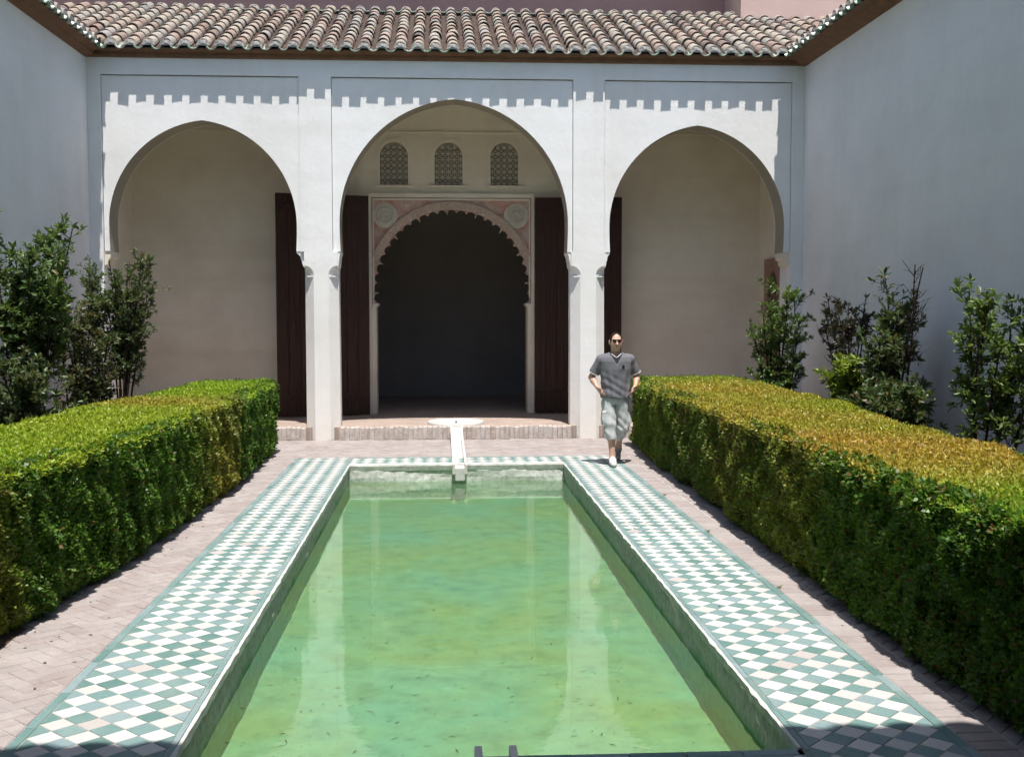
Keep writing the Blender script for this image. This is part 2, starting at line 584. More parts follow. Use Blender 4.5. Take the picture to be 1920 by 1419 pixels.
def ragged_wall(p0, p1, z0, z1, thick, nrm, seed):
    """wall strip whose visible face waves a little"""
    r = random.Random(seed)
    n = int((Vector(p1) - Vector(p0)).length / 0.12)
    rows = 7
    mb = MB()
    vs, fs = [], []
    for i in range(n + 1):
        t = i / n
        x = p0[0] + (p1[0] - p0[0]) * t
        y = p0[1] + (p1[1] - p0[1]) * t
        for k in range(rows):
            zz = z0 + (z1 - z0) * k / (rows - 1)
            d = 0.010 * math.sin(i * 0.37 + k * 0.9 + seed) + r.uniform(-0.005, 0.005)
            if k == rows - 1: d -= 0.006 + 0.006 * r.random()
            vs.append((x + nrm[0] * d, y + nrm[1] * d, zz))
        vs.append((x - nrm[0] * thick, y - nrm[1] * thick, z1))
        vs.append((x - nrm[0] * thick, y - nrm[1] * thick, z0))
    q = rows + 2
    for i in range(n):
        for k in range(q):
            k2 = (k + 1) % q
            fs.append((i * q + k, (i + 1) * q + k, (i + 1) * q + k2, i * q + k2))
    mb.add(vs, fs)
    return mb


CZ = -0.004
wpart(ragged_wall((-A, PY0), (-A, PY1), FZ - 0.05, CZ, 0.03, (1, 0), 1), 'side_wall', M['poolwall'], pool)
wpart(ragged_wall((A, PY1), (A, PY0), FZ - 0.05, CZ, 0.03, (-1, 0), 2), 'side_wall', M['poolwall'], pool)
wpart(ragged_wall((-A, PY1), (A, PY1), FZ - 0.05, CZ, 0.12, (0, -1), 3), 'end_wall', M['poolend'], pool)
wpart(ragged_wall((A, PY0), (-A, PY0), FZ - 0.05, CZ, 0.12, (0, 1), 4), 'end_wall', M['poolwall'], pool)
# white lime coping along the far end
mb = MB()
nseg = 60
vs, fs = [], []
for i in range(nseg + 1):
    x = -A + 2 * A * i / nseg
    e = random.uniform(-0.006, 0.006)
    for y, z in ((PY1 - 0.006 + e * .5, -0.075 + random.uniform(-.006, .006)), (PY1 - 0.016 + e * .5, -0.014), (PY1 - 0.008, 0.008), (PY1 + 0.118, 0.008), (PY1 + 0.118, -0.07)):
        vs.append((x, y, z))
for i in range(nseg):
    for k in range(5):
        fs.append((i * 5 + k, (i + 1) * 5 + k, (i + 1) * 5 + (k + 1) % 5, i * 5 + (k + 1) % 5))
mb.add(vs, fs)
M['coping'] = mat_simple('lime_coping', (0.58, 0.58, 0.55), 0.9, 0.35, 9, 0.2, 0.6, 0.012)
wpart(mb, 'coping', M['coping'], pool)
mb = MB()
mb.add([(-A - .02, PY0 - .02, FZ), (A + .02, PY0 - .02, FZ), (A + .02, PY1 + .02, FZ), (-A - .02, PY1 + .02, FZ)], [(0, 1, 2, 3)])
wpart(mb, 'floor', M['poolfloor'], pool)
w = MB()
w.add([(-A + .004, PY0 + .004, WZ), (A - .004, PY0 + .004, WZ), (A - .004, PY1 - .004, WZ), (-A + .004, PY1 - .004, WZ)], [(0, 1, 2, 3)])
tag(w.build('water', M['water']), kind='structure', label='still green algae-tinted water filling the pool')

# floating bits
n = 520
mb = MB()
for i in range(n):
    x = random.uniform(-1.35, 1.35)
    y = PY0 + (PY1 - PY0) * random.random() ** 1.5
    a = random.gauss(0, 0.7)
    l = .006 + .030 * random.random() ** 2
    wd = random.uniform(0.002, 0.006)
    ca, sa = math.cos(a), math.sin(a)
    mb.add([(x - ca * l, y - sa * l, WZ + .003), (x + sa * wd, y - ca * wd, WZ + .004), (x + ca * l, y + sa * l, WZ + .006), (x - sa * wd, y + ca * wd, WZ + .004)], [(0, 1, 2, 3)])
tag(mb.build('floating_debris', mat_simple('dead_leaf', (0.06, 0.075, 0.03), 0.8, 0.5, 30)), kind='stuff',
    label='scattered specks of leaf litter floating on the green water', cat='debris')

# ---------------------------------------------------------------- diamond tile border
DX, DY, D0 = 0.1745, 0.175, 5.3936
WX0 = -25 * DX / 2                    # left corner of the first white diamond


def lay_tiles(strips):
    """strips: (structure name, label, x0,x1,y0,y1, borders) -> per-piece tiles"""
    for name, label, x0, x1, y0, y1, borders in strips:
        base = MB()
        base.box(x0, x1, y0, y1, -0.06, -0.004)
        o = tag(base.build(name, M['joint']), kind='structure', label=label)
        pcs = []
        jx0, jx1 = int(math.floor((x0 - WX0) / DX)) - 1, int(math.ceil((x1 - WX0) / DX)) + 1
        jy0, jy1 = int(math.floor((y0 - D0) / DY)) - 1, int(math.ceil((y1 - D0) / DY)) + 1
        bx0, bx1 = x0 + borders[0], x1 - borders[1]
        by0, by1 = y0 + borders[2], y1 - borders[3]
        gap = 0.0035
        for j in range(jy0, jy1 + 1):
            for i in range(jx0, jx1 + 1):
                for col, cx, cy in (('w', WX0 + (i + .5) * DX, D0 + j * DY), ('g', WX0 + i * DX, D0 + (j + .5) * DY)):
                    hx, hy = DX / 2 - gap, DY / 2 - gap
                    pl = [(cx - hx, cy), (cx, cy - hy), (cx + hx, cy), (cx, cy + hy)]
                    pl = clip_poly(pl, bx0 + .002, bx1 - .002, by0 + .002, by1 - .002)
                    if pl and area(pl) > 0.0006:
                        pcs.append((col, pl))
        # border strips of long green tiles
        L_ = 0.26
        for side in range(4):
            b = borders[side]
            if b < 0.03: continue
            if side < 2:
                xa, xb = (x0, x0 + b) if side == 0 else (x1 - b, x1)
                y = y0
                while y < y1 - 0.03:
                    pcs.append(('b', [(xa + .003, y + .002), (xb - .003, y + .002), (xb - .003, min(y1, y + L_) - .002), (xa + .003, min(y1, y + L_) - .002)]))
                    y += L_
            else:
                ya, yb = (y0, y0 + b) if side == 2 else (y1 - b, y1)
                x = bx0
                while x < bx1 - 0.03:
                    pcs.append(('b', [(x + .002, ya + .003), (min(bx1, x + L_) - .002, ya + .003), (min(bx1, x + L_) - .002, yb - .003), (x + .002, yb - .003)]))
                    x += L_
        vis = lambda pl: -min(p[1] for p in pl) if min(p[1] for p in pl) > 4.95 else -99 - min(p[1] for p in pl)
        pcs.sort(key=lambda t: -(vis(t[1])))
        cnt = {'w': 0, 'g': 0, 'b': 0}
        rest = {'w': [], 'g': [], 'b': []}
        cache = {}
        for col, pl in pcs:
            lim = {'w': 150, 'g': 150, 'b': 90}[col]
            if cnt[col] >= lim or name in ('tiled_border_far', 'tiled_border_near') and cnt[col] >= 60:
                rest[col].append(pl)
                continue
            cnt[col] += 1
            c, vs, fs = slab(pl, -0.010, 0.0, 0.002)
            key = (col, len(pl), tuple(round(q, 3) for v in vs for q in v[:2]))
            if key not in cache:
                t = MB()
                t.add(vs, fs)
                me = t.mesh('tile')
                me.materials.append(M['wt'] if col == 'w' else M['gt'])
                cache[key] = me
            link_mesh({'w': 'white_tile', 'g': 'green_tile', 'b': 'edging_tile'}[col], cache[key], o,
                      (c[0], c[1], random.uniform(-0.0012, 0.0012)),
                      (random.uniform(-.006, .006), random.uniform(-.006, .006), random.uniform(-.008, .008)))
        for mk, cols in (('wt_s', 'w'), ('gt_s', 'gb')):
            V, Q, T = [], [], []
            for cc in cols:
                for pl in rest[cc]:
                    z = random.uniform(-0.001, 0.001)
                    k = len(V)
                    V += [(x, y, z) for x, y in pl]
                    Q.append(tuple(range(k, k + len(pl))))
                    T.append(random.random())
            if not V: continue
            me = bpy.data.meshes.new('tiles')
            me.from_pydata(V, [], Q)
            at = me.attributes.new('tint', 'FLOAT_COLOR', 'FACE')
            at.data.foreach_set('color', np.repeat(np.array(T, np.float32), 4))
            me.materials.append(M[mk])
            tag(link_mesh('white_tiles' if mk == 'wt_s' else 'green_tiles', me, o), kind='stuff')


XI = A + 0.006
lay_tiles([
    ('tiled_border_left', 'green and white diamond tiled border left of the pool', -BX, -XI, TY0, TY1, (BX + WX0, -XI - (WX0 + 4 * DX) - .003, 0, 0)),
    ('tiled_border_right', 'green and white diamond tiled border right of the pool', XI, BX, TY0, TY1, (-WX0 - 4 * DX - XI - .003, BX + WX0, 0, 0)),
    ('tiled_border_far', 'green and white tiled border beyond the far end of the pool', -XI + .004, XI - .004, PY1 + 0.122, TY1, (0, 0, 0, 0.05)),
    ('tiled_border_near', 'shaded green and white tiled border at the near end of the pool', -XI + .004, XI - .004, TY0, PY0 - 0.002, (0, 0, 0, 0.07)),
])
# thin lime lip along the long edges of the pool
for s, lab in ((-1, 'left'), (1, 'right')):
    mb = MB()
    vs, fs = [], []
    n = 120
    for i in range(n + 1):
        y = PY0 + (PY1 - PY0) * i / n
        wdt = 0.004 + (random.random() ** 4) * (0.020 if s < 0 else 0.030)
        for x, z in ((A - 0.013 - wdt * .4, -0.03 - random.random() * .02), (A - 0.012 - wdt * 0.5, 0.0015), (A + 0.0035 + wdt * 0.15, 0.0025), (A + 0.002, -0.03)):
            vs.append((s * x, y, z))
    for i in range(n):
        for k in range(4):
            fs.append((i * 4 + k, (i + 1) * 4 + k, (i + 1) * 4 + (k + 1) % 4, i * 4 + (k + 1) % 4))
    mb.add(vs, fs)
    wpart(mb, 'coping', M['coping'], pool)

# ---------------------------------------------------------------- herringbone brick paving
pave = MB()
for x0, x1, y0, y1 in ((-3.3, -BX, 3.3, 16.9), (BX, 3.0, 3.3, 17.4), (-BX, BX, TY1, 17.4), (-5.67, 5.67, 17.4, YF - .002), (-5.67, -BX, 16.9, 17.4), (3.0, 5.67, 17.2, 17.4), (-BX, BX, 3.3, TY0)):
    pave.add([(x0, y0, -0.005), (x1, y0, -0.005), (x1, y1, -0.005), (x0, y1, -0.005)], [(0, 1, 2, 3)])
pave = tag(pave.build('brick_pavement', M['joint']), kind='structure', label='pale herringbone brick paving around the tiled border')
BW = 0.104
regions = [(-3.2, -BX - .003, 4.6, 16.9), (BX + .215, 2.95, 4.6, 15.9), (-5.6, 5.6, 16.9, YF - .006), (-3.2, BX + .9, TY1 + .003, 16.9)]
bricks = []
c45 = math.sqrt(.5)
for x0, x1, y0, y1 in regions:
    cx, cy = (x0 + x1) / 2, (y0 + y1) / 2
    rr = math.hypot(x1 - x0, y1 - y0) / 2 + 0.5
    n = int(rr / BW) + 2
    for j in range(-n, n):
        for i in range(-n, n):
            k = (i - j) % 4
            # lattice herringbone of 2x1 bricks
            if k == 0:
                q = [(i, j), (i + 2, j), (i + 2, j + 1), (i, j + 1)]
            elif k == 3:
                q = [(i, j), (i + 1, j), (i + 1, j + 2), (i, j + 2)]
            else:
                continue
            mx = sum(a for a, _ in q) / 4
            my = sum(b for _, b in q) / 4
            pl = []
            for a, b in q:
                a = mx + (a - mx) * (1 - 0.05 / (1 if abs(q[1][0] - q[0][0]) < 1.5 else 2))
                b = my + (b - my) * (1 - 0.05 / (1 if abs(q[2][1] - q[1][1]) < 1.5 else 2))
                u, v = a * BW, b * BW
                pl.append((cx + (u - v) * c45, cy + (u + v) * c45))
            pl = clip_poly(pl, x0, x1, y0, y1)
            if pl and area(pl) > 0.002:
                bricks.append(pl)
# header course on the right edge
y = 4.6
while y < 15.8:
    l = random.uniform(0.10, 0.135)
    bricks.append([(BX + .004, y + .004), (BX + .2 + random.uniform(-.012, .008), y + .004), (BX + .2 + random.uniform(-.012, .008), y + l - .004), (BX + .004, y + l - .004)])
    y += l
vis_b = [(min(p[1] for p in pl), pl) for pl in bricks]


def seen(pl):
    x = sum(p[0] for p in pl) / len(pl)
    y = sum(p[1] for p in pl) / len(pl)
    if y < 5.2: return 50
    if x < -2.95 or x > 2.5: return 40 + y * .1
    return y


bricks.sort(key=seen)
V, Q, T = [], [], []
for i, pl in enumerate(bricks):
    if i < 300:
        c, vs, fs = slab(pl, -0.014, 0.0, 0.004)
        t = MB()
        t.add(vs, fs)
        b = t.build('brick', M['br'], pave)
        b.location = (c[0], c[1], random.uniform(-.0015, .001))
        b.rotation_euler = (random.uniform(-.007, .007), random.uniform(-.007, .007), 0)
    else:
        c, vs, fs = slab(pl, -0.014, random.uniform(-.003, .0015), 0.004)
        k = len(V)
        V += [(x + c[0], y + c[1], z) for x, y, z in vs]
        r = random.random()
        for f in fs:
            Q.append(tuple(a + k for a in f))
            T.append(r)
me = bpy.data.meshes.new('bricks')
me.from_pydata(V, [], Q)
me.attributes.new('tint', 'FLOAT_COLOR', 'FACE').data.foreach_set('color', np.repeat(np.array(T, np.float32), 4))
me.materials.append(M['br_s'])
tag(link_mesh('bricks', me, pave), kind='stuff')

# planting beds
for s, lab in ((-1, 'left'), (1, 'right')):
    mb = MB()
    n, mm = 14, 60
    vs, fs = [], []
    for i in range(n + 1):
        for j in range(mm + 1):
            x = 2.5 + (5.66 - 2.5) * i / n
            y = 3.4 + (16.9 - 3.4) * j / mm
            z = 0.01 + 0.05 * math.sin(i * .8) * math.sin(j * .5) * (i > 1) + random.uniform(0, .03) * (i > 1) + (0.03 if i > 2 else -.05)
            vs.append((s * x, y, z if 0 < i < n and 0 < j < mm else -0.03))
    for i in range(n):
        for j in range(mm):
            q = (i * (mm + 1) + j, (i + 1) * (mm + 1) + j, (i + 1) * (mm + 1) + j + 1, i * (mm + 1) + j + 1)
            fs.append(q if s > 0 else q[::-1])
    mb.add(vs, fs)
    tag(mb.build('planting_bed_' + lab, M['soil']), kind='structure', label='dark soil bed between hedge and %s courtyard wall' % lab)


# ================================================================== portico
def arch_curve(w, zc, rise, zs, n=26):
    Rr = (rise * rise + w * w) / (2 * w)
    e = Rr - w
    p0 = math.asin((zs - zc) / Rr)
    p1 = math.acos(e / Rr)
    half = [(-e + Rr * math.cos(p0 + (p1 - p0) * i / n), zc + Rr * math.sin(p0 + (p1 - p0) * i / n)) for i in range(n + 1)]
    half = [(x if z >= zc else w - (w - x) * .25, z) for x, z in half]
    return [(-x, z) for x, z in half] + [(x, z) for x, z in reversed(half[:-1])]


def ring_pairs(curve, cz, xl, xr, zb, zt):
    """pairs (curve point, frame point); everything relative to the arch axis x=0"""
    out = []
    for i, (x, z) in enumerate(curve):
        dx, dz = x, z - cz
        ts = []
        if dx < -1e-9: ts.append((xl / dx, 'l'))
        if dx > 1e-9: ts.append((xr / dx, 'r'))
        if dz > 1e-9: ts.append(((zt - cz) / dz, 't'))
        if dz < -1e-9: ts.append(((zb - cz) / dz, 'b'))
        t, k = min(ts)
        q = (dx * t, cz + dz * t)
        if k == 'b': q, k = ((xl, zb), 'l') if dx < 0 else ((xr, zb), 'r')
        if i == 0: q, k = (xl, zb), 'l'
        if i == len(curve) - 1: q, k = (xr, zb), 'r'
        if out and out[-1][2] != k:
            cor = {('l', 't'): (xl, zt), ('t', 'r'): (xr, zt)}.get((out[-1][2], k))
            if cor:
                px, pz = out[-1][0]
                out.append((((x + px) / 2, (z + pz) / 2), cor, k))
        out.append(((x, z), q, k))
    return [(a, b) for a, b, _ in out]


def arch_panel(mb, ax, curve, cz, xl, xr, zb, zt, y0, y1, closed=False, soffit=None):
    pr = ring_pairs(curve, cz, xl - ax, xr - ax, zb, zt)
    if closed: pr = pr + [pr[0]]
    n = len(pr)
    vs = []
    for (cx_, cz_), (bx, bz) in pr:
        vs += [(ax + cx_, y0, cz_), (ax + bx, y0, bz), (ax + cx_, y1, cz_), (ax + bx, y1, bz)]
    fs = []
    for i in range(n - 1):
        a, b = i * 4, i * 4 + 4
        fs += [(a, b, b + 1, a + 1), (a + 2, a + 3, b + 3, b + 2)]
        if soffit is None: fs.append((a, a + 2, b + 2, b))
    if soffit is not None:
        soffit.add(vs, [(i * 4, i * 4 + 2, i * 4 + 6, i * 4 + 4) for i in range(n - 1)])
    if not closed:
        e = (n - 1) * 4
        fs += [(0, 1, 3, 2), (e, e + 2, e + 3, e + 1)]
    mb.add(vs, fs)


P1, P2, P3, XW = 1.915, 2.42, 5.466, 5.67
ZS, ZP, ZT = 3.0, 5.73, 6.0
ARCHES = [(-3.93, 1.455, 3.41, 1.63, -P3, -P2), (0.015, 1.82, 3.45, 1.955, -P1, P1), (3.935, 1.43, 3.41, 1.62, P2, P3)]


def facade(parent, yf, d, name='facade_wall'):
    """d=+1 wall runs back towards +Y, -1 towards -Y; yf = front plane"""
    mb = MB()
    ya, yb = yf, yf + d * 0.57
    lo, hi = min(ya, yb), max(ya, yb)
    for ax, w, zc, rise, xl, xr in ARCHES:
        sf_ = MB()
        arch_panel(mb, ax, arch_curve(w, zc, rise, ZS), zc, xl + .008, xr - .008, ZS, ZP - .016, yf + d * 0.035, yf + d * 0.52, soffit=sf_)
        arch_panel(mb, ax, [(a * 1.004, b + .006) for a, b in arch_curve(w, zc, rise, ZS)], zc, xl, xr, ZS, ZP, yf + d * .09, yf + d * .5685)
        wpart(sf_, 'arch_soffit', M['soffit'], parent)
    for x0, x1 in ((-P2, -P1), (P1, P2)):
        mb.box(x0, x1, lo, hi, ZS - .002, ZP)
    for x0, x1 in ((-XW + .002, -P3), (P3, XW - .002)):
        mb.box(x0, x1, lo, hi, -0.04, ZP)
    mb.box(-XW + .002, XW - .002, lo, hi, ZP, 6.12)
    return wpart(mb, name, M['white'], parent)


PILL = [(-2.365, -1.835), (1.885, 2.435)]


def pillars(parent, yf, d):
    for x0, x1 in PILL:
        mb = MB()
        lv = [(-0.04, .15), (2.56, .15), (2.615, .15), (2.615, .155)]
        lv += [(2.615 + .165 * t, .155 * math.sqrt(max(0, 1 - t * t))) for t in (0.2, .4, .6, .75, .87, .95, 1.0)] + [(ZS - .001, 0.0)]
        y0, y1 = yf, yf + d * 0.545
        lo, hi = min(y0, y1), max(y0, y1)
        vs, fs = [], []
        for i, (z, c) in enumerate(lv):
            c = max(c, 0.0015)
            w_ = 0.012 * (1 - z / 3)
            a, b = x0 - w_ * 0 + 0.0, x1 + w_
            vs += [(a + c, lo, z), (b - c, lo, z), (b, lo + c, z), (b, hi - c, z), (b - c, hi, z), (a + c, hi, z), (a, hi - c, z), (a, lo + c, z)]
        for i in range(len(lv) - 1):
            for k in range(8):
                fs.append((i * 8 + k, i * 8 + (k + 1) % 8, i * 8 + 8 + (k + 1) % 8, i * 8 + 8 + k))
        fs.append(tuple((len(lv) - 1) * 8 + k for k in range(8)))
        mb.add(vs, fs)
        pl = wpart(mb, 'pillar', M['white'], parent)
        # little ledges at the chamfer stops
        for sx, xx in ((1, x0), (-1, x1 + .002)):
            led = MB()
            led.prism([(.158, .002), (.002, .158), (.04, .04)], lambda p, t: (xx + sx * p[0], yf + d * p[1], t), 2.598, 2.617)
            led.build('stop_moulding', M['white'], pl)
        # corbels that carry the arches
        for side in (-1, 1):
            xe = x0 if side < 0 else x1
            best = None
            for ax, w, zc, rise, xl, xr in ARCHES:
                c0 = arch_curve(w, zc, rise, ZS)
                for ex in (ax + c0[0][0], ax + c0[-1][0]):
                    if best is None or abs(ex - xe) < abs(best - xe): best = ex
            o = abs(best - xe)
            prof = [(-.05, ZS - .0015), (o - .004, ZS - .0015), (o - .004, ZS - .03), (o * .80, ZS - .04), (o * .55, ZS - .07), (o * .45, ZS - .11), (o * .42, ZS - .14), (o * .30, ZS - .15),
                    (o * .26, ZS - .19), (o * .08, ZS - .25), (-.05, ZS - .26)]
            cb = MB()
            cb.prism(prof, lambda p, t: (xe + side * p[0], t, p[1]), lo + .045, hi - .03)
            cb.build('corbel', M['white'], pl)


def respond_corbels(parent, yf, d):
    for s in (-1, 1):
        ax, w, zc, rise, xl, xr = ARCHES[0] if s < 0 else ARCHES[2]
        c0 = arch_curve(w, zc, rise, ZS)
        ex = ax + (c0[0][0] if s < 0 else c0[-1][0])
        o = abs(ex) - P3
        o = P3 - abs(ex)
        cb = MB()
        prof = [(-.04, ZS - .0015), (o - .004, ZS - .0015), (o - .004, ZS - .10), (o * .6, ZS - .13), (o * .5, ZS - .2), (-.04, ZS - .24)]
        cb.prism(prof, lambda p, t: (s * (P3 - p[0]), t, p[1]), min(yf, yf + d * .5) + .05, max(yf, yf + d * .5) - .02)
        wpart(cb, 'corbel', M['inner'], parent)


portico = tag(empty('portico', (0, YF, 0)), 'white three-arched portico with clay tiled roof at the far end of the pool', 'portico')
facade(portico, YF, 1)
pillars(portico, YF, 1)
respond_corbels(portico, YF, 1)
YB = 20.65                                                 # back wall plane

# floor slab and brick step
st = MB()
st.box(-XW + .003, XW - .003, YF + .052, YB + .5, -0.03, 0.2)
step = wpart(st, 'floor', M['floor'], portico)
x = -P3 + 0.002
me_b = []
for k in range(4):
    t = MB()
    w_, h_ = 0.066, 0.20
    vs = []
    for zz, sh in ((0, 0), (h_ - .012, 0), (h_, .008)):
        for px, py in ((-.5, 0), (.5, 0), (.5, 1), (-.5, 1)):
            vs.append((px * (w_ - 2 * sh) + random.uniform(-.004, .004), (sh + py * (.12 - sh)) + random.uniform(-.006, .006) * (py == 0), zz + random.uniform(-.004, .004) * (zz > 0)))
    fs = [(8, 9, 10, 11)]
    for i in range(2):
        for q in range(4):
            fs.append((i * 4 + q, i * 4 + (q + 1) % 4, i * 4 + 4 + (q + 1) % 4, i * 4 + 4 + q))
    t.add(vs, fs)
    me = t.mesh('brick')
    me.materials.append(M['rb'])
    me_b.append(me)
while x < P3 - .04:
    inpil = any(a - .02 < x + .04 < b + .02 for a, b in PILL)
    if not inpil:
        link_mesh('brick', random.choice(me_b), step, (x + .038, YF - .012 + random.uniform(-.010, .006), 0.004 + random.uniform(-.008, .006)), (0, 0, random.uniform(-.04, .04)))
    x += 0.0775
riser = MB()
for a, b in ((-P3, PILL[0][0]), (PILL[0][1], PILL[1][0]), (PILL[1][1], P3)):
    riser.box(a, b, YF + .004, YF + .05, -0.03, 0.188)
riser.build('mortar_bed', mat_simple('step_mortar', (0.55, 0.51, 0.47), .95, .25, 20, .1), step)

# back wall: side pieces, window band
bw = MB()
bw.box(-XW + .004, -1.5, YB, YB + .45, .19, 5.85)
bw.box(1.49, XW - .004, YB, YB + .45, .19, 5.85)
WIN = [(-1.037, -1.5, -.545), (-.055, -.545, .45), (.953, .45, 1.49)]


def win_curve(w, z0, z1, n=12):
    zc = z1 - w
    c = [(-w, z0)]
    c += [(-w, z0 + (zc - z0) * i / 5) for i in range(1, 5)]
    c += [(w * math.cos(math.pi - math.pi * i / n), zc + w * math.sin(math.pi * i / n)) for i in range(n + 1)]
    c += [(w, zc + (z0 - zc) * i / 5) for i in range(1, 6)]
    return c


WZ0, WZ1, WW = 4.335, 5.125, 0.272
for ax, xl, xr in WIN:
    arch_panel(bw, ax, win_curve(WW, 4.17, WZ1), 4.75, xl, xr, 4.17, 5.85, YB, YB + .45)
    # fill below the opening
    bw.box(ax - WW, ax + WW, YB, YB + .45, 4.17, WZ0)
# the quads left and right of the opening foot are covered by arch_panel's end pairs
bwall = wpart(bw, 'back_wall', M['inner'], portico)
ln = MB()
ln.box(-XW + .01, XW - .01, YB - .018, YB + .002, 5.262, 5.285)
ln.build('moulding', M['inner'], bwall)
for xa in (-XW, XW - .012):
    lin = MB()
    lin.box(xa, xa + .012, YF + .572, YB - .001, .2, 5.84)
    wpart(lin, 'end_wall', M['inner'], portico)
cl = MB()
cl.box(-XW, XW, YF + .571, YB - .001, 5.85, 5.93)
for i in range(30):
    xx = -5.5 + i * .38
    cl.box(xx, xx + .12, YF + .572, YB - .002, 5.77, 5.849)
wpart(cl, 'ceiling', M['inner'], portico)

# lattice windows
for ax, xl, xr in WIN:
    fr_ = MB()
    inner = win_curve(WW - .022, WZ0, WZ1 - .022)
    outer = win_curve(WW + .045, WZ0 - .02, WZ1 + .045)
    n = len(inner)
    vs, fs = [], []
    for (a, b), (c_, d_) in zip(inner, outer):
        vs += [(ax + a, YB - .016, b), (ax + c_, YB - .016, d_), (ax + a, YB + .10, b), (ax + c_, YB + .004, d_)]
    for i in range(n - 1):
        q, p = i * 4, i * 4 + 4
        fs += [(q, p, p + 1, q + 1), (q, q + 2, p + 2, p), (q + 1, p + 1, p + 3, q + 3)]
    fr_.add(vs, fs)
    win = wpart(fr_, 'window', M['inner'], portico)
    win['label'] = 'arched window filled with pierced star lattice'
    # pierced lattice: crossing ribs with round bosses
    la = MB()
    per = 0.108
    yl0, yl1 = YB + .045, YB + .075
    inside = lambda x_, z_: abs(x_) <= WW - .02 and z_ >= WZ0 + .0 and (z_ <= WZ1 - WW or x_ * x_ + (z_ - (WZ1 - WW)) ** 2 <= (WW - .02) ** 2)

    def bar(xa, za, xb, zb, t):
        m_ = 8
        run = None
        for i in range(m_ + 1):
            u = i / m_
            ok = inside(xa + (xb - xa) * u, za + (zb - za) * u)
            if ok and run is None: run = u
            if (not ok or i == m_) and run is not None:
                v = u
                x0_, z0_, x1_, z1_ = xa + (xb - xa) * run, za + (zb - za) * run, xa + (xb - xa) * v, za + (zb - za) * v
                dx, dz = x1_ - x0_, z1_ - z0_
                l = math.hypot(dx, dz)
                if l > .004:
                    nx, nz = -dz / l * t, dx / l * t
                    la.prism([(x0_ + nx, z0_ + nz), (x0_ - nx, z0_ - nz), (x1_ - nx, z1_ - nz), (x1_ + nx, z1_ + nz)], lambda p, y: (ax + p[0], y, p[1]), yl0, yl1)
                run = None
    for i in range(-3, 4):
        for j in range(-1, 9):
            x0_, z0_ = i * per, WZ0 + .03 + j * per
            h = per / 2
            t = .0066
            # eight petals around each node and a square of ribs between nodes
            bar(x0_ - h, z0_, x0_ + h, z0_, t)
            bar(x0_, z0_ - h, x0_, z0_ + h, t)
            bar(x0_ - h, z0_ - h, x0_ + h, z0_ + h, t)
            bar(x0_ - h, z0_ + h, x0_ + h, z0_ - h, t)
            la.prism([(x0_ + .014 * math.cos(q * math.pi / 4), z0_ + .014 * math.sin(q * math.pi / 4)) for q in range(8)] if inside(x0_ * 1.08, z0_ + .02) else [(0, 4.6), (.001, 4.6), (0, 4.601)],
                     lambda p, y: (ax + p[0], y, p[1]), yl0 - .002, yl1)
    la.build('lattice', M['lattice'], win)
    sl_ = MB()
    sl_.box(ax - WW - .075, ax + WW + .075, YB - .05, YB + .03, WZ0 - .05, WZ0 - .012)
    sl_.build('sill', M['inner'], win)

# doorway: pink alfiz with lobed arch
dr = MB()
ZC, R1 = 2.42, 1.405
lob = []
nl = 27
a0 = math.radians(-8.5)
tot = math.pi - 2 * a0
for i in range(nl * 6 + 1):
    u = i / (nl * 6)
    th = math.pi - a0 - tot * u
    r = R1 - .010 + .062 * abs(math.sin(math.pi * nl * u)) ** 0.75
    lob.append((r * math.cos(th) * .975, ZC + r * math.sin(th) * 1.015))
arch_panel(dr, 0.0, lob, ZC, -1.445, 1.435, 2.2, 4.10, YB - .03, YB + .05)
door = wpart(dr, 'doorway', M['pink'], portico)
door['label'] = 'pink stucco doorway with lobed horseshoe arch'
# inner layers of lobes, each set deeper and shifted by half a lobe
for k, (dy0, dy1, dr_, ph) in enumerate(((.055, .14, .022, 0.0), (.145, .28, .045, 0.0), (.285, .45, .07, 0.0))):
    ly = MB()
    c2 = []
    for i in range(nl * 6 + 1):
        u = i / (nl * 6)
        th = math.pi - a0 - tot * u
        r = R1 + dr_ - .018 + .07 * abs(math.sin(math.pi * (nl * u + ph))) ** 0.8
        c2.append((r * math.cos(th) * .975, ZC + r * math.sin(th) * 1.015))
    arch_panel(ly, 0.0, c2, ZC, -1.445, 1.435, 2.2, 4.10, YB + dy0, YB + dy1)
    ly.build('lobed_rib', M['stucco'], door)
